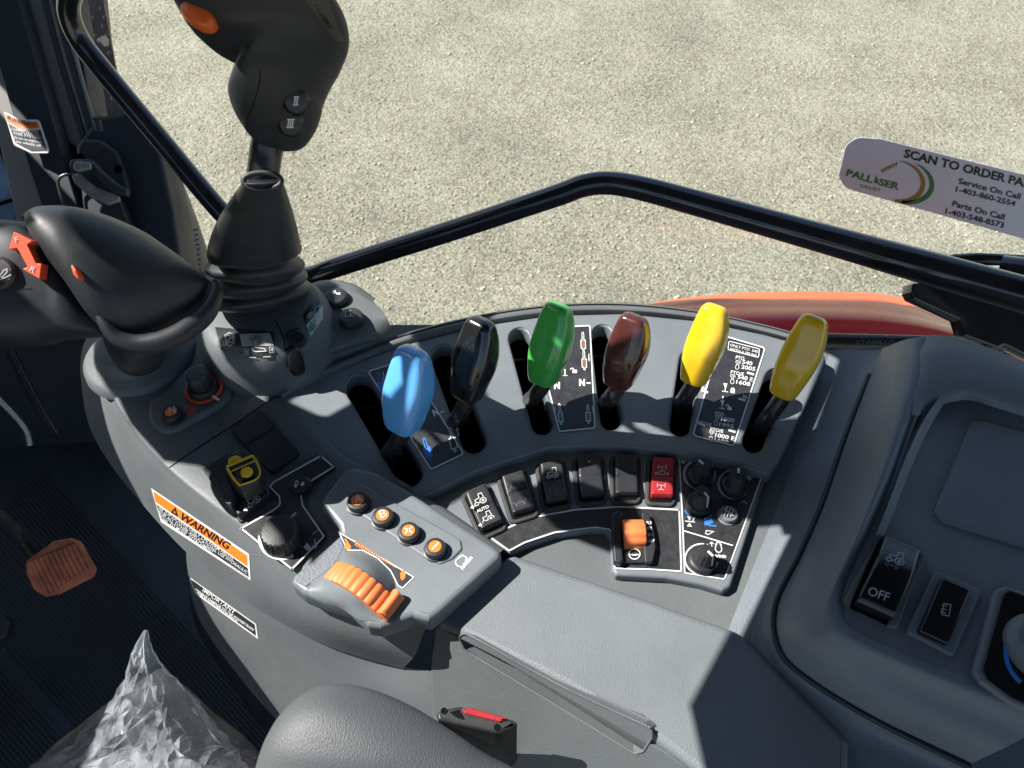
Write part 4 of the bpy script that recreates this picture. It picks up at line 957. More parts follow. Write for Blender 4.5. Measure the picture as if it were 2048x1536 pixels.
F1.l((.2, 0), (1, 0), (1, 1), (.2, 1), closed=True); F1.l((0, .2), (.6, .2)); F1.l((0, .5), (.6, .5)); F1.l((0, .8), (.6, .8)); b.obj('button', so_)
b = MB()
slab(b, q.up(.006), [(1990, 1178), (2012, 1168), (2200, 1240), (2200, 1490), (2020, 1404), (1962, 1362), (1946, 1340)], .008, .003, 'grey_dark', 14)
slab(b, q.up(.0068), [(2006, 1186), (2020, 1178), (2200, 1250), (2200, 1480), (2020, 1394), (1975, 1360), (1964, 1338)], .004, .001, 'gblack', 14)
hk = b.obj('heater_control', HS, 'black heater control with a blue arc and round knob', sharp=50)
b = MB(); stroke(b, q.up(.0072), [(2085+74*math.cos(R(a)), 1300-80*math.sin(R(a))) for a in range(120, 238, 6)], 9, 'blue_print'); b.obj('blue_arc', hk)
b = MB(); lathe(b, q.pw(2085, 1300, .0068), Vector((0, 0, 1)), [(.022, 0), (.0215, .004), (.017, .008), (.016, .016), (.014, .018), (.001, .0185)], 'grey_dark', 48, (16, .001, .008, .016)); b.obj('knob', hk)

# ================================================================ joystick pedestal + joystick
JP = thing('joystick_pedestal', 'grey rounded pedestal under the joystick with pictogram stickers and two black buttons', 'pedestal', zp(540, 700, -.05))
b = MB()
jc = zp(532, 640, .03)
pr_ = [(.068, -.08), (.067, -.045), (.064, -.02), (.061, 0), (.058, .02), (.054, .032), (.048, .039), (.042, .041)]
lathe(b, Vector((jc.x, jc.y, .0)), Vector((-.03, .02, 1)), pr_, 'grey', 72)
POD = b.obj('pod', JP, sharp=60)
b = MB(); pj = tri((560, 800, .0), (800, 690, .0), (640, 600, .015))
loft(b, [zrow((520, 790, 0), (600, 768, 0), (700, 725, 0), (806, 688, 0)), zrow((500, 760, .004), (600, 740, .004), (700, 700, .006), (800, 676, .002)), zrow((500, 730, .012), (610, 712, .016), (700, 686, .016), (786, 662, .01)),
         zrow((520, 690, .02), (620, 664, .022), (700, 640, .022), (774, 636, .02)), zrow((540, 640, .02), (620, 600, .024), (690, 590, .024), (762, 618, .02)), zrow((550, 610, .02), (640, 566, .024), (700, 574, .022), (748, 604, .018)), zrow((550, 600, .01), (640, 562, .005), (704, 568, .0), (752, 598, .0)), zrow((550, 600, -.1), (640, 562, -.1), (704, 568, -.1), (752, 598, -.1))], 'grey', nu=40)
b.obj('button_deck', JP, sharp=60)
pbk = hz(.0235)
for (cx, cy, lb, i) in ((671, 590, 'round black button with white implement symbol', 0), (701, 630, 'round black button with tank symbol', 1)):
    def sy(s, pl, cx=cx, cy=cy, i=i):
        if i == 0: fillp(s, pl, [(cx-8, cy-6), (cx-3, cy-10), (cx+4, cy-4), (cx+9, cy-6), (cx+10, cy-1), (cx+3, cy-1), (cx-2, cy-5)], 'white'); stroke(s, pl, [(cx-4, cy-2), (cx, cy-10)], 2, 'white')
        else: F1 = Fr(s, pl, (cx-10, cy+3), (10, 0), (0, -12), 'whitegrey', 1.5); F1.l((0, 1), (0, 0), (1, 0), (1, 1), (.7, .85), (.3, .85), closed=True); F1.c(1.5, .3, .3)
    push_button(pbk, cx, cy, 24, JP, None, sy, hh=.006, rim='black_rubber', label=lb)
    o = bpy.data.objects.get('x')
# small screw cap, black tongue and the seam in front of the pod
pf = Surf(POD)
b = MB(); stroke(b, pf, cat([Vector(q_) for q_ in ((551, 640), (564, 668), (571, 700), (574, 735))], 24), 1.8, 'void', .0002); b.obj('pod_seam', JP, sharp=180)
def outn(sf_, x, y):
    p, n_ = sf_.hit(x, y); return p, (n_ if n_.dot(fw) < 0 else -n_)
b = MB(); o_, n_ = outn(pf, 592, 676); lathe(b, o_-n_*.001, n_, [(.0085, -.002), (.0085, .002), (.006, .003), (.0055, .0015), (.0005, .0015)], 'black_soft', 30)
b.obj('screw_cap', JP)
b = MB(); o_, n_ = outn(pf, 592, 728); cq = Pl(o_+n_*.004, (rt-n_*rt.dot(n_)), up)
cq = Pl(o_+n_*.004, rt-n_*rt.dot(n_), n_.cross(rt-n_*rt.dot(n_)))
slab(b, cq, [(575, 712), (579, 700), (590, 694), (602, 703), (609, 722), (611, 745), (600, 754), (588, 752), (579, 735)], .007, .002, 'gblack' if 'gblack' in M else 'switch', smooth_out=40); b.obj('tongue', JP, sharp=50)
# stickers wrapped on the pod: mapped by picture angle round the axis
pp_ = Surf(POD, .0004)
b = MB()
patch(b, pp_, [(430, 654), (548, 664), (548, 719), (442, 700)], 'decal', 20, 8)
patch(b, pp_, [(479, 668), (540, 666), (548, 691), (484, 693)], 'whitegrey', 8, 4, .0004)
F1 = Fr(b, pp_, (498, 690), (26, 0), (2, -20), 'print_black', 1.3, .0006); F1.l((.3, 0), (.3, .3), (.05, .6), (.15, .7), (.35, .5)); F1.l((.35, .5), (.25, .9), (.4, .95), (.5, .5)); F1.l((.5, .5), (.55, .95), (.68, .9), (.65, .5)); F1.l((.65, .5), (.85, .85), (.95, .75), (.8, .3), (.75, 0)); F1.l((.6, .35), (.8, .2), k='green_print', w=3)
F1 = Fr(b, pp_, (444, 700), (24, -6), (3, -32), 'white', 1.5, .0006); F1.l((.1, .9), (.5, 1), (.9, .7), (1, .3), (.6, .1), (.3, .4), closed=True); F1.c(.4, .7, .16); F1.c(.7, .5, .16); F1.c(.35, .35, .12)
for s_, x, y in (('3', 490, 707), ('4', 541, 703), ('1', 463, 675), ('2', 443, 690)): text(b, pp_, s_, x, y, x+5, y, 7, 'white', .0006); stroke(b, pp_, [(x-2, y+2), (x+7, y+2), (x+7, y-9), (x-2, y-9)], 1, 'whitegrey', .0006, closed=True)
F1 = Fr(b, pp_, (502, 706), (30, -2), (0, -10), 'white', 1.3, .0006); F1.l((0, .8), (.3, 1.1), (.9, .7), (1, .2), (.3, .2), closed=True); stroke(b, pp_, [(498, 715), (512, 715)], 2, 'white', .0006); stroke(b, pp_, [(526, 714), (541, 713)], 2, 'white', .0006)
b.obj('pictogram_sticker', JP, 'black and white sticker with hand and joystick pictograms')
b = MB()
patch(b, pp_, [(606, 629), (640, 590), (646, 610), (612, 650)], 'decal', 12, 6); patch(b, pp_, [(612, 650), (646, 610), (646, 637), (621, 674)], 'whitegrey', 8, 4)
F1 = Fr(b, pp_, (617, 666), (18, -10), (1, -16), 'green_print', 2, .0006); F1.c(.4, .4, .35); F1.c(.4, .4, .12); F1.l((.3, .9), (.2, 1.2)); F1.l((.6, .9), (.7, 1.2))
F1 = Fr(b, pp_, (613, 640), (16, -10), (1, -14), 'whitegrey', 1.5, .0006); F1.c(.4, .4, .35); F1.c(.4, .4, .14); F1.l((1, 0), (1, 1), (1.6, 1), (1.6, 0))
b.obj('light_sticker', JP, 'small black and white sticker with a green lamp symbol')

JS = thing('joystick', 'black loader joystick with orange thumb button and buttons marked II and III', 'joystick', dp(520, 620, .66))
# bellows: lathe-like stack of sections read off the photo rows
b = MB()
st = []
for i in range(91):
    s_ = i/90; y = 597-112*s_
    x0 = 409+19*s_**2.2+5*max(0, 1-s_*9); x1 = 621-24*s_-4*max(0, 1-s_*9)
    rip = 27*(1-abs(math.sin(math.pi*(4.1*s_+.1))))**1.15
    D = .655-.125*s_; wv = ((x1-x0)/2-rip)*D/F; tl = .16*math.sin(s_*9)
    st.append((dp((x0+x1)/2, y, D), (rt+up*tl*.35)*wv, (fw*.9+up*.43)*wv))
sections(b, st, 'black_rubber', 60, 2.05, steps=182)
b.obj('bellows', JS, sharp=60)
b = MB(); st = []
for (y, x0, x1) in [(508, 424, 599), (500, 421, 598), (485, 423, 595), (460, 430, 590), (435, 441, 584), (410, 455, 577), (385, 472, 570), (368, 484, 564), (362, 489, 561), (361, 494, 556)]:
    D = .548-.00062*(508-y); wv = (x1-x0)/2*D/F
    st.append((dp((x0+x1)/2, y, D), rt*wv, (fw*.9+up*.41)*wv))
sections(b, st, 'black_rubber', 60, 2.35, steps=60)
cq_ = [dp(525+38*math.cos(R(t_)), 362-17*math.sin(R(t_)), .452) for t_ in range(0, 360, 12)]
tube(b, cq_+[cq_[0]], .0016, 'black_rubber', 10, 60, caps=False)
b.obj('boot', JS, sharp=60)
b = MB(); tube(b, [dp(519, 392, .49), dp(525, 360, .468), dp(533, 300, .462), dp(545, 240, .455)], [.0092, .0093, .0096, .0096], 'rod', 28, 24); b.obj('shaft', JS)
b = MB()
rows_ = [(288, 548, 562, .008), (284, 520, 590, .018), (275, 504, 604, .024), (258, 492, 617, .027), (240, 481, 627, .029), (215, 471, 636, .030), (195, 468, 640, .030), (175, 473, 648, .030), (155, 482, 656, .031), (138, 490, 665, .031), (125, 494, 673, .031), (112, 470, 680, .031), (98, 428, 688, .031), (80, 403, 694, .030), (60, 384, 695, .030), (30, 366, 688, .030), (0, 350, 672, .031), (-30, 340, 655, .031), (-70, 335, 630, .028), (-100, 360, 590, .02)]
st = [hs(y, x0, x1, .445-.00022*(288-y), d_) for y, x0, x1, d_ in rows_]
sections(b, st, 'black_soft', 56, 2.35, steps=130)
gr = b.obj('grip', JS, sharp=80)
GS = Surf(gr)
b = MB(); stroke(b, GS, cat([Vector(q_) for q_ in ((521, 138), (518, 170), (508, 205), (490, 248))], 20), 1.6, 'void', .0002); b.obj('seam', gr)
for (cx, cy, t, D_) in ((592, 202, 'II', .4135), (581, 247, 'III', .415)):
    hp, hn = GS.hit(cx, cy); D_ = (hp-CAM).dot(fw); hn = hn if hn.dot(fw) < 0 else -hn; hn = (hn*.5-fw*.5).normalized(); b = MB(); c = hp-hn*.0015
    lathe(b, c, hn, [(.0065, 0), (.0065, .003), (.0058, .0042), (.0052, .0045), (.0004, .0046)], 'black', 30)
    lathe(b, hp-hn*.003, hn, [(.0074, 0), (.0074, .0035), (.0068, .0042), (.0068, .001)], 'gblack', 30)
    o = b.obj('button', JS, 'round button marked %s' % t)
    b = MB(); q = Pl(c+hn*.0048, rt, up); q.n = hn; q.x = (rt-hn*rt.dot(hn)).normalized(); q.y = hn.cross(q.x); w_ = 9 if t == 'II' else 13
    n_ = len(t); 
    for i in range(n_):
        xx = cx-w_/2+w_*(i+.5)/n_; stroke(b, q, [(xx+1, cy-8), (xx-1, cy+8)], 2.4, 'white', 0)
    stroke(b, q, [(cx-w_/2, cy-8), (cx+w_/2+2, cy-8)], 2, 'white', 0.0001); stroke(b, q, [(cx-w_/2-2, cy+8), (cx+w_/2, cy+8)], 2, 'white', 0.0001); b.obj('numeral', o)
b = MB(); c = GS.hit(400, 30)[0]+rt*-.0006
b_d = (rt*.0078+up*-.0052); b_e = (rt*.003+up*.0048)
sections(b, [(c+fw*.004, b_d, b_e), (c, b_d, b_e), (c-fw*.003, b_d*.85, b_e*.85), (c-fw*.004, b_d*.5, b_e*.5)], 'shuttle', 30, 2.2); M['amber'] = mat('amber_button', (.7, .12, .02), .35); b.mats = ['amber']
b.obj('thumb_button', JS, 'oval orange thumb button')
b = MB(); patch(b, GS, [(600, -14), (650, -14), (688, 82), (672, 84)], 'plate_dark', 12, 20, .0004); b.obj('inlay', JS, sharp=60)
b = MB(); text(b, GS, 'Kubota', 618, 2, 660, 62, 12, 'k_black', 0.0007, .01); b.obj('lettering', JS)

# ================================================================ shuttle lever, left
SV = thing('shuttle_lever', 'large black hand lever with an orange double arrow marked F and R', 'lever', zp(275, 705, .02))
b = MB(); tube(b, [zp(278, 716, .01), zp(276, 702, .03), dp(275, 680, .55), dp(270, 640, .5)], [.021, .020, .021, .021], 'black_soft', 36, 20); b.obj('stem', SV)
b = MB()
D0 = .47
dome = [(66, 436, 448), (74, 424, 462), (90, 417, 490), (115, 415, 520), (145, 416, 556), (180, 421, 600), (215, 431, 652), (250, 445, 684), (285, 462, 690), (315, 482, 687), (345, 503, 677), (372, 524, 661), (395, 543, 643), (412, 556, 625), (424, 566, 608), (431, 576, 592)]
st = [vs_(x, y0, y1, D0+(.0001*(x-66)), .040*math.sin(math.pi*min(1, max(.04, (x-56)/370)))**.6) for x, y0, y1 in dome]
sections(b, st, 'black_soft', 60, 2.15, steps=100); b.obj('hand_grip', SV, sharp=80)
b = MB()
rim = [dp(428, 562, D0+.032), dp(432, 588, D0+.028), dp(413, 626, D0+.018), dp(377, 657, D0+.008), dp(330, 680, D0+.002), dp(275, 688, D0-.002), dp(236, 676, D0-.006), dp(208, 646, D0-.01), dp(186, 604, D0-.012)]
tube(b, rim, [.002, .0045, .006, .0065, .0065, .006, .005, .0035, .001], 'black_soft', 22, 70)
b.obj('rim', SV, sharp=80)
b = MB()
bod = [(-80, 445, 690), (0, 444, 690), (40, 445, 693), (80, 452, 690), (110, 470, 682), (140, 510, 678), (165, 560, 676), (190, 610, 674), (215, 640, 672)]
st = [vs_(x, y0, y1, D0+.01, d_) for (x, y0, y1), d_ in zip(bod, [.03, .03, .03, .029, .027, .025, .024, .02, .012])]
sections(b, st, 'black_soft', 48, 3, steps=60); b.obj('housing', SV, sharp=80)
fp = facing(D0-.0235, 50, 510)
b = MB(); AR = [(27, 463), (65, 482), (54, 489), (72, 527), (83, 527), (79, 558), (44, 538), (55, 534), (34, 496), (17, 499)]
slab(b, fp, AR, .007, .0004, 'shuttle', 2); ar = b.obj('direction_arrow', SV, 'orange double-headed arrow', sharp=50)
b = MB(); text(b, fp.up(.0003), 'F', 31, 486, 38, 484, 11, 'orange_label'); text(b, fp.up(.0003), 'R', 58, 541, 67, 546, 11, 'orange_label'); b.mats = ['whitegrey']; b.obj('lettering', ar)
b = MB(); c = dp(8, 548, D0-.016); lathe(b, c, -fw, [(.0095, -.004), (.0095, .004), (.008, .0055), (.0005, .006)], 'black', 36); o = b.obj('button', SV, 'round black button with boom symbol')
b = MB(); q = facing(D0-.0225, 8, 548); F1 = Fr(b, q, (-2, 556), (20, -4), (4, -18), 'whitegrey', 1.8, .0003); F1.l((0, .2), (.3, .8), (.6, .9), (.7, .5), (.3, 0), closed=True); F1.l((.2, -.2), (1.2, .1)); b.obj('symbol', o)
b = MB(); c = dp(149, 544, D0-.028); sections(b, [(c+fw*.006, rt*.0017-up*.0008, rt*-.0018+up*.0042), (c+fw*.001, rt*.0016-up*.0008, rt*-.0018+up*.004), (c, rt*.0008, up*.002)], 'shuttle', 24, 2); b.obj('thumb_switch', SV, 'small orange thumb switch')

# ================================================================ six hand levers
HL = [('k_blue', 'bright blue', (806, 860), (824, 696), 55, (778, 915), -12, 'bright blue lever knob at the left end of the lever row'),
      ('k_black', 'scuffed black', (934, 797), (962, 637), 49, (908, 856), -12, 'scuffed black lever knob between the blue and green ones'),
      ('k_green', 'green', (1086, 766), (1116, 607), 46, (1058, 812), -14, 'glossy green lever knob in the third slot'),
      ('k_brown', 'brown', (1236, 772), (1268, 630), 46, (1208, 818), -14, 'dark brown lever knob in the fourth slot'),
      ('k_yellow', 'yellow', (1388, 765), (1430, 610), 43, (1358, 818), -14, 'yellow lever knob left of the speed decal'),
      ('k_yellow', 'yellow', (1566, 792), (1630, 632), 44, (1518, 862), -14, 'yellow lever knob at the right end of the lever row')]
for i, (k, nm, A, B, hw, base, tw, lb) in enumerate(HL):
    slotc = zp(base[0], base[1], -.012)
    root = thing('hand_lever', lb, 'lever', slotc, 'hand levers standing in the console slots')
    zA = zp(A[0], A[1], .032); DA = (zA-CAM).dot(fw); Av = dp(A[0], A[1], DA); Bv = dp(B[0], B[1], DA-.034)
    b = MB(); bend = dp(A[0]-(A[0]-base[0])*.55, A[1]+(base[1]-A[1])*.55, DA+.012)
    low = slotc-Vector((0, -.004, .07))
    tube(b, [low, slotc, bend, Av.lerp(Bv, -.03), Av.lerp(Bv, .12)], [.0068, .0068, .0066, .0066, .006], 'rod', 22, 40); b.obj('shaft', root)
    axis = (Bv-Av); an = axis.normalized(); wv = fw.cross(an).normalized(); 
    if wv.x < 0: wv = -wv
    dv = wv.cross(an).normalized(); 
    if dv.dot(fw) < 0: dv = -dv
    W_ = hw*.87*(DA-.015)/F; st = []
    ca, sa = math.cos(R(30)), math.sin(R(30))
    for t, w0, d0, off in ((0, .36, .34, -.04), (.012, .56, .52, -.04), (.05, .70, .62, -.04), (.18, .83, .74, -.02), (.36, .95, .84, .02), (.5, .99, .84, .06), (.64, .96, .76, .09), (.78, .87, .66, .09), (.9, .74, .54, .06), (.955, .64, .45, .04), (.985, .5, .32, .03), (1.0, .3, .16, .02)):
        w_, d_ = W_*w0, W_*d0*.95
        st.append((Av+axis*t+wv*off*W_, (wv*ca-dv*sa)*w_*1.0+0*dv, (dv*ca+wv*sa)*d_))
    b = MB(); sections(b, st, k, 72, 3.8, steps=100); kb = b.obj('knob', root, sharp=80)
    dd_ = (dv*ca+wv*sa).normalized(); 
    b = MB(); c = Av+axis*.70-dd_*(W_*.73*.95)+wv*.15*W_; lathe(b, c+dd_*.0008, -dd_, [(.0011, 0), (.0011, .0006), (.0007, .0008), (.0006, .0003), (.0001, .0003)], k, 14); b.obj('pin_mark', root)
# ================================================================ outside the console: rail, window, fender
b = MB()
RL = [dp(205, -60, .80), dp(152, -28, .82), dp(137, 20, .84), dp(158, 78, .86), dp(205, 140, .87), dp(330, 290, .9), dp(450, 432, .92), dp(540, 515, .93), dp(580, 545, .93), dp(620, 552, .92), dp(680, 532, .91), (dp(900, 462, .90)), dp(1110, 392, .88), dp(1165, 372, .875), dp(1215, 366, .87), dp(1280, 376, .86), dp(1400, 408, .84), dp(1640, 475, .79), dp(1900, 548, .73), dp(2150, 618, .68)]
tube(b, RL, [.0118]*10+[.0118, .0122, .0127, .0129, .0131, .0134, .014, .0148, .0162, .0165], 'rail', 32, 200); b.obj('grab_rail', label='glossy black bent grab rail running behind the console', cat='grab rail', sharp=80)
# side window pane and its sticker
wy = .86
wp = Pl(Vector((0, wy, 0)), Vector((1, 0, 0)), Vector((0, 0, 1)))
b = MB(); b.add([wp.w(-.36, -.45), wp.w(1.3, -.45), wp.w(1.3, 1.0), wp.w(-.36, 1.0), wp.w(-.36, -.45, -.004), wp.w(1.3, -.45, -.004), wp.w(1.3, 1.0, -.004), wp.w(-.36, 1.0, -.004)], [(0, 1, 2, 3), (7, 6, 5, 4), (0, 4, 5, 1), (1, 5, 6, 2), (2, 6, 7, 3), (3, 7, 4, 0)], 'glass', False)
b.obj('side_window', label='clear side window pane behind the grab rail', cat='window')
wq = wp.up(.002)
b = MB(); OS = [(1683, 330), (1692, 290), (1715, 275), (1760, 278), (2060, 352), (2300, 412), (2300, 560), (2048, 478), (1860, 424), (1720, 385), (1690, 375), (1677, 352)]
slab(b, wq, OS, .0006, 0, 'sticker_grey', [14, 26, 26, 30, 5, 5, 5, 5, 5, 24, 24, 14], n=6)
q = wq.up(.0002)
def wt(s, x0, y0, x1, y1, h, k='print_black', bold=.022, sk=0): text(b, q, s, x0, y0, x1, y1, h, k, .0004, bold, sk)
wt('SCAN TO ORDER PARTS', 1807, 314, 2088, 384, 16, bold=.03)
wt('Service On Call', 1916, 367, 2040, 399, 11); wt('1-403-860-2554', 1911, 383, 2030, 413, 10.5)
wt('Parts On Call', 1904, 412, 2008, 440, 11); wt('1-403-548-8573', 1890, 427, 2007, 456, 10.5)
wt('PALL', 1692, 351, 1744, 366, 13, 'green_print', .03); wt('SER', 1757, 370, 1797, 380, 13, 'green_print', .03)
fillp(b, q, [(1753, 350), (1756, 362), (1758, 368), (1747, 366), (1750, 360)], 'green_print', .0004)
wt('SALES', 1719, 374, 1760, 383, 6, 'green_print', 0)
def arc2(cx, cy, rx, ry, a0, a1, w0, w1, k, rot=-14):
    P = []; Q = []
    n = 24
    for i in range(n+1):
        a = R(a0+(a1-a0)*i/n); w_ = w0+(w1-w0)*math.sin(math.pi*(i/n)**.8*.75)
        for L_, s in ((P, 1), (Q, -1)):
            x = (rx+s*w_/2)*math.cos(a); y = -(ry+s*w_/2)*math.sin(a); c_, s_ = math.cos(R(14)), math.sin(R(14)); L_.append((cx+x*c_-y*s_, cy+x*s_+y*c_))
    fillp(b, q, P+Q[::-1], k, .0004)
arc2(1795, 362, 52, 40, 95, -85, .5, 9, 'tan_print'); arc2(1805, 362, 60, 42, 75, -82, .5, 10, 'green_print')
for i in range(6):
    x, y = 1762+i*5.5, 342-i*2.6
    fillp(b, q, [(x, y), (x+5, y-5), (x+6, y-2), (x+3, y+1)], 'tan_print', .0004); fillp(b, q, [(x+1, y+2), (x+6, y+1), (x+5, y+4)], 'tan_print', .0004)
b.obj('window_sticker', label='grey dealer sticker with order and phone lines on the window', cat='sticker')

# red fender beyond the console
FD = thing('rear_fender', 'glossy red rear fender with an orange edge beyond the console', 'fender', dp(1650, 680, 1.02))
b = MB()
def fz(x, y, z): return zp(x, y, z)
loft(b, [[dp(1215, 645, 1.06), dp(1290, 622, 1.06), dp(1400, 605, 1.07), dp(1520, 597, 1.08), dp(1650, 596, 1.09), dp(1780, 602, 1.09), dp(1900, 640, 1.07), dp(2048, 700, 1.03), dp(2200, 760, 1.0)],
         [dp(1215, 655, 1.02), dp(1300, 632, 1.02), dp(1400, 618, 1.03), dp(1520, 612, 1.04), dp(1650, 612, 1.04), dp(1780, 620, 1.03), dp(1900, 650, 1.01), dp(2048, 706, .98), dp(2200, 770, .95)],
         [dp(1210, 690, .98), dp(1300, 665, .98), dp(1400, 652, .98), dp(1520, 645, .98), dp(1650, 645, .98), dp(1780, 650, .97), dp(1900, 670, .95), dp(2048, 715, .92), dp(2200, 790, .9)],
         [dp(1210, 800, .95), dp(1300, 780, .95), dp(1400, 770, .95), dp(1520, 760, .95), dp(1650, 760, .95), dp(1780, 750, .93), dp(1900, 750, .91), dp(2048, 760, .88), dp(2200, 830, .85)]], 'redpaint', nu=60, nv=40)
b.obj('fender_skin', FD, sharp=80)
b = MB()
loft(b, [[dp(1200, 648, 1.07), dp(1290, 610, 1.08), dp(1400, 592, 1.09), dp(1520, 584, 1.10), dp(1650, 583, 1.11), dp(1780, 590, 1.11), dp(1900, 626, 1.09), dp(2048, 690, 1.05)],
         [dp(1206, 652, 1.06), dp(1292, 616, 1.065), dp(1400, 600, 1.07), dp(1520, 592, 1.085), dp(1650, 592, 1.095), dp(1780, 598, 1.095), dp(1900, 636, 1.07), dp(2048, 698, 1.035)],
         [dp(1214, 656, 1.05), dp(1296, 624, 1.05), dp(1400, 608, 1.06), dp(1520, 601, 1.07), dp(1650, 601, 1.08), dp(1780, 607, 1.08), dp(1900, 644, 1.05), dp(2048, 704, 1.02)]], 'orangepaint', nu=60, nv=12)
b.obj('fender_lip', FD, sharp=80)
# gas strut
GSt = thing('gas_strut', 'black gas strut with faint lettering in front of the red fender', 'gas strut', dp(1750, 685, .86))
b = MB(); tube(b, [dp(1600, 682, .88), dp(2060, 694, .84)], .0098, 'rod', 28, 8); tube(b, [dp(1566, 680, .882), dp(1602, 682, .88)], .0075, 'rod', 20, 4); b.obj('cylinder', GSt)
b = MB(); q = facing(.8475, 1750, 685); text(b, q, 'STABILUS', 1712, 687, 1790, 688, 7, 'whitegrey', 0, .0); text(b, q, 'LIFT-O-MAT', 1712, 697, 1796, 698, 7, 'whitegrey', 0, .0); b.mats = ['decal_dim']; b.obj('lettering', GSt)
# hinge bracket on the rail
BR = thing('hinge_bracket', 'black hinge bracket bolted under the right end of the rail', 'hinge bracket', dp(1950, 640, .76))
b = MB(); q = facing(.775, 1920, 620)
slab(b, q, [(1826, 566), (1850, 565), (2150, 640), (2150, 760), (2010, 690), (1996, 696), (1930, 672), (1920, 640), (1828, 598), (1822, 585)], .02, .002, 'rail', 6)
b.obj('plate', BR, sharp=50)
b = MB(); slab(b, facing(.80, 1980, 540), [(1892, 516), (1912, 506), (1960, 503), (2150, 512), (2150, 600), (2048, 600), (1960, 560), (1900, 530)], .03, .006, 'rail', 12)
tube(b, [dp(2000, 545, .79), dp(2120, 560, .76)], .018, 'rail', 28, 6); b.obj('hinge_arm', BR, sharp=50)
b = MB(); lathe(b, dp(1985, 690, .79), Vector((1, 0, .1)), [(.004, -.012), (.008, -.01), (.008, .008), (.004, .01)], 'rod', 24); b.obj('bolt', BR)

# ================================================================ cab front left
CP = thing('cab_pillar', 'dark cab front pillar with grey strips and an orange warning sticker', 'pillar', dp(80, 420, 1.1))
def fsl(D, pts, k, t=.02, bev=.002, r=3):
    b_ = MB(); slab(b_, facing(D), pts, t, bev, k, r); return b_
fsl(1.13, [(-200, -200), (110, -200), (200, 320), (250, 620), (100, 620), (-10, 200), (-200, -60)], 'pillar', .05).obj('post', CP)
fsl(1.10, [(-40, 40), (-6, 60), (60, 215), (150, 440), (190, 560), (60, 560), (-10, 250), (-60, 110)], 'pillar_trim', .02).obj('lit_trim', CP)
fsl(1.085, [(-60, -100), (8, -100), (110, 260), (200, 560), (132, 560), (55, 330), (-4, 130)], 'pillar', .03).obj('inner_cover', CP)
fsl(1.12, [(15, -100), (95, -100), (165, 262), (168, 300), (118, 275), (18, 0)], 'pillar_trim', .02).obj('upper_trim', CP)
b = MB()
for dx, k, r_ in ((0, 'black_soft', .006), (14, 'steel', .0028), (22, 'black_soft', .005), (34, 'pillar_trim', .003)):
    tube(b, [dp(70+dx, -80, 1.09), dp(108+dx, 80, 1.09), dp(160+dx*.9, 255, 1.09), dp(190+dx*.8, 350, 1.09)], r_, k, 12, 20)
b.obj('door_seals', CP)
q = facing(1.066, 50, 260)
q = q.up(.003)
b = MB(); W1 = [(7, 222), (42, 240), (74, 239), (79, 243), (98, 300), (96, 306), (62, 306), (28, 290)]
slab(b, q, W1, .0012, 0, 'white', 2); fillp(b, q, [(10, 227), (42, 244), (74, 243), (80, 256), (42, 259), (15, 243)], 'orange_label', .0003); fillp(b, q, [(16, 246), (42, 262), (81, 259), (94, 302), (63, 303), (31, 286)], 'decal', .0003)
wt2 = lambda s, x0, y0, x1, y1, h, k='white': text(b, q, s, x0, y0, x1, y1, h, k, .0005, .01)
wt2('WARNING', 22, 244, 72, 255, 9, 'print_black')
F1 = Fr(b, q, (13, 236), (8, 4), (1, -8), 'print_black', 1, .0008); F1.f((0, 0), (1, 0), (.5, 1))
for s_, a in (('TO AVOID MACHINE', (20, 252, 76, 267)), ('DAMAGE DUE TO', (22, 260, 77, 273)), ('THIS SYSTEM:', (25, 268, 82, 279)), ('Do not run engine with', (28, 277, 84, 287)), ('the wheels off', (31, 285, 82, 294))): wt2(s_, *a, 5)
b.obj('warning_sticker', CP, 'small orange and black warning sticker folded over the pillar')
# windscreen corner with dotted border
WS = thing('windscreen', 'bluish windscreen corner with a dotted black border', 'windscreen', dp(0, 400, 1.2))
fsl(1.2, [(-300, -100), (-20, 100), (45, 360), (72, 450), (-300, 520)], 'glassblue', .006, 0, 2).obj('pane', WS)
b = MB(); q = facing(1.19)
stroke(b, q, [(-30, 200), (18, 330), (48, 392), (72, 450)], 18, 'void', 0); stroke(b, q, [(-40, 420), (50, 392)], 8, 'void', .001)
for i in range(34):
    for j in range(3):
        x, y = -4+i*1.35-j*4-6, 262+i*3.9; fillp(b, q, circ((x, y), 1.15-.25*j, 6), 'void', .001)
for i in range(9):
    for j in range(7-i//2): fillp(b, q, circ((60-j*5-i*1.0, 440-i*4), 1.3, 6), 'void', .001)
b.obj('dotted_border', WS)
# perforated plate + outer step panel
PPt = MB(); q = facing(1.3, 200, 110)
hol = []
for i in range(14):
    for j in range(3):
        x, y = 176+j*22+i*2.2+(i % 2)*5, -20+i*18
        if x < 172+i*2.2 or x > 208+i*3.0 or y > 200: continue
        hol.append(circ((x, y), 4.2, 12))
slab(PPt, q, [(140, -120), (195, -60), (236, 160), (262, 240), (180, 250), (150, 60)], .004, 0, 'plate', 3, holes=hol)
PPt.obj('perforated_plate', label='pale perforated metal plate behind the pillar', cat='metal plate')
b = MB(); slab(b, facing(1.36), [(110, -100), (200, -100), (235, 250), (150, 250)], .01, 0, 'brown_print', 3); b.obj('red_brown_panel', label='dull red-brown panel behind the perforated plate', cat='panel')
b = MB(); lathe(b, dp(205, 82, 1.28), Vector((1, -.4, .2)), [(.006, -.006), (.006, .004), (.009, .004), (.009, .006), (.001, .007)], 'steel', 6); b.obj('bolt', label='steel bolt on the perforated plate', cat='bolt', sharp=20)
b = MB()
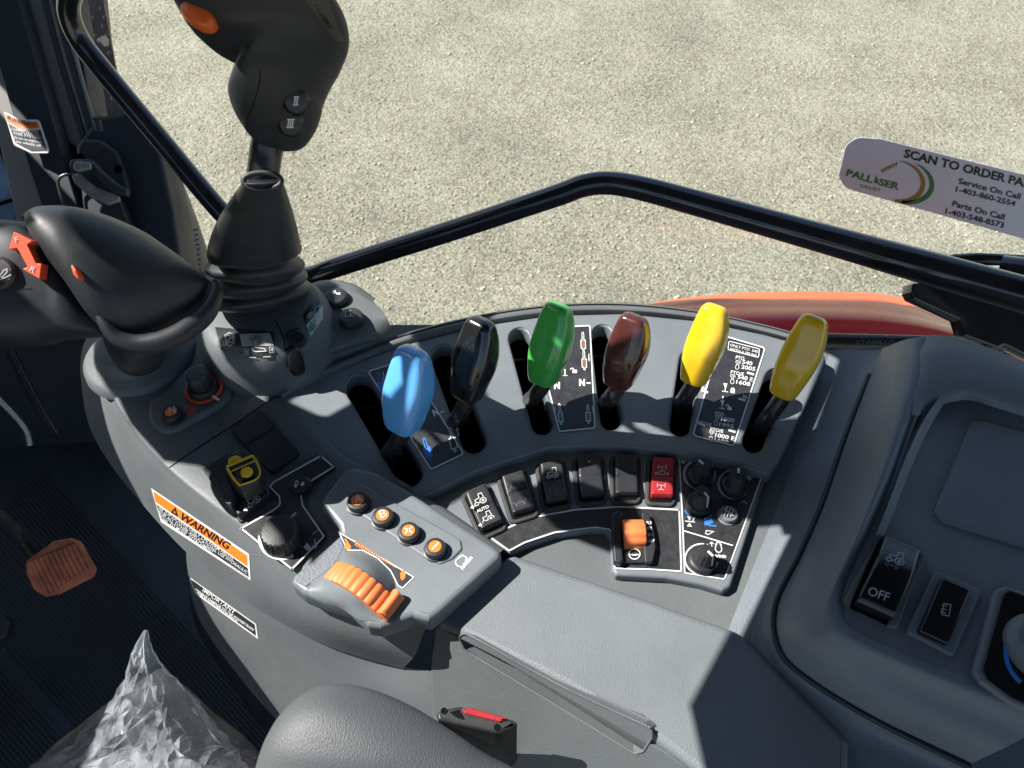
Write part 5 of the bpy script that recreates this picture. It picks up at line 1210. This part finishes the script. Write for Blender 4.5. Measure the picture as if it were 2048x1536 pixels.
st = [(dp(x, y, D), rt*hw_*D/F, fw*.05) for x, y, hw_, D in ((262, 250, 40, 1.3), (290, 330, 55, 1.3), (320, 420, 62, 1.3), (350, 520, 64, 1.3), (372, 620, 56, 1.3), (380, 760, 50, 1.3))]
sections(b, st, 'bigfender', 40, 2.6, steps=40)
for i in range(16): 
    y = 470+i*10; tube(b, [dp(360+i*1.0, y, 1.238), dp(396+i*.8, y-12, 1.25)], .0014, 'bigfender', 6, 3)
b.obj('step_guard', label='olive grey curved guard with ribs beyond the door latch', cat='guard', sharp=80)
# door latch
DL = thing('door_latch', 'dark door latch housing with worn metal handle', 'door latch', dp(220, 450, 1.1))
b = MB(); 
slab(b, facing(1.08), [(148, 290), (195, 232), (250, 222), (275, 232), (318, 300), (345, 420), (375, 620), (200, 620), (170, 480)], .07, .008, 'pillar', 10)
b.obj('housing', DL, sharp=50)
b = MB(); slab(b, facing(1.065), [(150, 292), (165, 275), (200, 278), (232, 300), (250, 350), (258, 382), (200, 405), (160, 380)], .03, .006, 'black_soft', 12)
for cx, cy in ((162, 315), (237, 339)): lathe(b, dp(cx, cy, 1.05), -fw, [(.006, 0), (.006, .001), (.004, .001), (.003, 0)], 'void', 16)
b.obj('latch_case', DL, sharp=50)
b = MB(); st = [(dp(x, y, 1.03), up*.0085*s_, fw*.009*s_) for x, y, s_ in ((146, 332, .5), (150, 333, 1), (185, 334, 1), (205, 352, .95), (235, 378, .9), (256, 386, .6))]
sections(b, st, 'black_soft', 24, 3); slab(b, facing(1.018), [(146, 326), (152, 321), (180, 324), (182, 338), (152, 343), (146, 338)], .008, .002, 'steel', 4)
slab(b, facing(1.04), [(142, 350), (155, 346), (190, 374), (236, 392), (238, 402), (215, 410), (180, 395), (148, 366)], .008, .002, 'steel', 5)
b.obj('handle', DL, sharp=50)
b = MB(); slab(b, facing(1.05), [(205, 395), (238, 398), (300, 560), (200, 560), (190, 440)], .02, .004, 'black_soft', 6)
tube(b, [dp(160, 345, 1.06), dp(124, 352, 1.06), (dp(117, 372, 1.06)), dp(135, 430, 1.06)], .0022, 'rod', 10, 20); b.obj('lower_arm', DL, sharp=50)
b = MB(); tube(b, [dp(199, 262, 1.04), dp(195, 240, 1.035), dp(193, 234, 1.033)], [.005, .0045, .0075], 'black_soft', 18, 10); b.obj('lock_pin', DL)
# dark cab nose below the windscreen
b = MB(); slab(b, Pl(dp(80, 720, 1.15), Vector((1, .1, 0)), Vector((0, .2, 1))), [(-300, 500), (430, 560), (440, 800), (170, 900), (-300, 1100)], .02, 0, 'pillar', 5); b.obj('front_panel', label='dark lower cab panel under the shuttle lever', cat='cab panel')
b = MB(); tube(b, [dp(20, 700, 1.05), dp(70, 800, 1.05), dp(110, 870, 1.05)], .006, 'rod', 12, 12); tube(b, [dp(-40, 760, 1.0), dp(45, 850, 1.04), dp(60, 890, 1.05)], .004, 'steel', 10, 12); b.obj('hose', label='thin dark hose below the shuttle lever', cat='hose')

# orange pedal
PD = thing('foot_pedal', 'ribbed orange foot pedal above the floor mat', 'pedal', dp(120, 1150, .86))
b = MB(); pe = Pl(dp(115, 1140, .84), Vector((.86, .5, .0)), Vector((-.35, .6, .7)))
OP = [(50, 1125), (105, 1085), (140, 1079), (162, 1088), (192, 1142), (188, 1155), (120, 1190), (90, 1196), (66, 1180), (52, 1150)]
slab(b, pe, OP, .012, .004, 'orange', 8)
for i in range(11):
    t = i/10; x0, y0 = 62+t*95, 1122-t*38; dx, dy = 34, 68-t*20
    p0, p1 = pe.pw(x0, y0, .0005), pe.pw(x0+dx-t*10, y0+dy, .0005); tube(b, [p0, (p0+p1)/2+pe.n*.001, p1], .0026, 'orange', 10, 8)
M['pedal'] = mat('dirty_orange_rubber', (.42, .13, .07), .65, .3, (300, .0004), .45, 40)
b.mats = ['pedal']; b.obj('pad', PD, sharp=50)
b = MB(); tube(b, [dp(-40, 1005, .80), dp(30, 1060, .84), (dp(72, 1112, .865)), dp(80, 1130, .87)], .0075, 'rod', 16, 20); b.obj('arm', PD)
b = MB(); slab(b, hz(-.46), [(-60, 1226), (5, 1222), (18, 1240), (10, 1270), (-60, 1310)], .02, .005, 'black_rubber', 10); b.obj('second_pedal', label='black rubber pedal at the left edge', cat='pedal', sharp=50)

# ================================================================ seat cover, armrest, buckle
ST = thing('seat', 'black seat cushion wrapped in crumpled clear plastic film', 'seat', zp(280, 1650, -.2))
b = MB(); sections(b, [(dp(x, y, D), rt*w_, fw*.03+up*.02) for x, y, D, w_ in ((285, 1425, .545, .012), (285, 1450, .545, .035), (285, 1490, .54, .055), (290, 1550, .53, .08), (300, 1700, .5, .1))], 'black', 40, 2.2); b.obj('cushion', ST)
b = MB()
ctr = [(292, 1260, 4, .50), (288, 1285, 15, .50), (287, 1310, 27, .50), (290, 1340, 41, .50), (300, 1380, 70, .50), (298, 1420, 102, .50), (298, 1460, 147, .495), (295, 1500, 185, .49), (280, 1536, 228, .48), (275, 1600, 280, .46), (280, 1700, 310, .45)]
rows_ = []
NR, NC = 26, 22
C2 = cat([Vector((a, b_, c_)) for a, b_, c_, d_ in ctr], NR); Dd = catr([d_ for *_, d_ in ctr], NR)
rg = random.Random(11); vs = []; fs = []; sm = []
for i, (c_, D) in enumerate(zip(C2, Dd)):
    k = min(1, c_.z/70)
    for j in range(NC+1):
        t = -1+2*j/NC
        if 0 < j < NC: t += rg.uniform(-.4, .4)/NC*2*.8
        jy = rg.uniform(-7, 7)*k if 0 < i < NR-1 and 0 < j < NC else 0
        x = c_.x+t*c_.z
        bulge = .07*math.sqrt(max(0, 1-t*t))*min(1, c_.z/120)
        p = dp(x, c_.y+jy, D-bulge+.07*min(1, c_.z/120))
        fold = .006*math.sin(t*7+1.3*math.sin(c_.y*.012))+rg.uniform(-.0045, .0045)
        vs.append(p-fw*fold*k)
for i in range(NR-1):
    for j in range(NC):
        q_ = (i*(NC+1)+j, i*(NC+1)+j+1, (i+1)*(NC+1)+j+1, (i+1)*(NC+1)+j)
        fs += ([(q_[0], q_[1], q_[2]), (q_[0], q_[2], q_[3])] if rg.random() < .5 else [(q_[0], q_[1], q_[3]), (q_[1], q_[2], q_[3])])
b.add(vs, fs, 'film', True)
b.obj('plastic_cover', ST, 'crumpled clear plastic film', sharp=16)
b = MB()
arm = [(1640, 470, 1230), (1560, 488, 1080), (1520, 500, 1000), (1480, 514, 935), (1446, 532, 876), (1420, 552, 826), (1400, 574, 780), (1386, 598, 738), (1378, 620, 705), (1374, 640, 680), (1373, 652, 668)]
st = []
for y, x0, x1 in arm:
    D = .415+.0001*(1640-y)*.3; w_ = (x1-x0)/2*D/F; kd = min(1, ((x1-x0)/330)**.6); st.append((dp((x0+x1)/2, y+14, D+.02), rt*w_, fw*.024*kd+up*.006*kd))
sections(b, st, 'leather', 60, 2.25, steps=80); b.obj('armrest', label='grained grey armrest pad at the bottom edge', cat='armrest', sharp=80)
BK = thing('seat_belt_buckle', 'black seat belt buckle with a red release button', 'buckle', zp(960, 1600, -.15))
bq = Pl(dp(950, 1440, .5), Vector((.95, -.31, 0)), Vector((.3, .95, .0)))
# the buckle: an upright box seen from above
tl, tr, br, bl = (884, 1424), (916, 1412), (1036, 1442), (1004, 1462)
zt = .004
b = MB(); bt = hz(zt)
slab(b, bt, [(873, 1428), (882, 1419), (920, 1412), (1028, 1440), (1036, 1447), (1002, 1466), (990, 1466), (876, 1440)], .16, .002, 'switch', 3)
b.obj('case', BK, sharp=50)
b = MB(); slab(b, bt.up(.0015), [(922, 1417), (944, 1415), (1016, 1436), (1000, 1444), (930, 1427)], .005, .001, 'red', 2); b.obj('release_button', BK, 'red press button')
b = MB(); slab(b, bt.up(.0004), [(898, 1424), (918, 1419), (930, 1440), (915, 1436)], .0006, 0, 'void', 2); 
b.obj('slot', BK)
for cx, cy in ((888, 1422), (994, 1455)):
    b = MB(); lathe(b, bt.pw(cx, cy), Vector((0, 0, 1)), [(.002, 0), (.002, .0006), (.001, .0006), (.0008, .0002)], 'void', 12); b.obj('screw', BK)
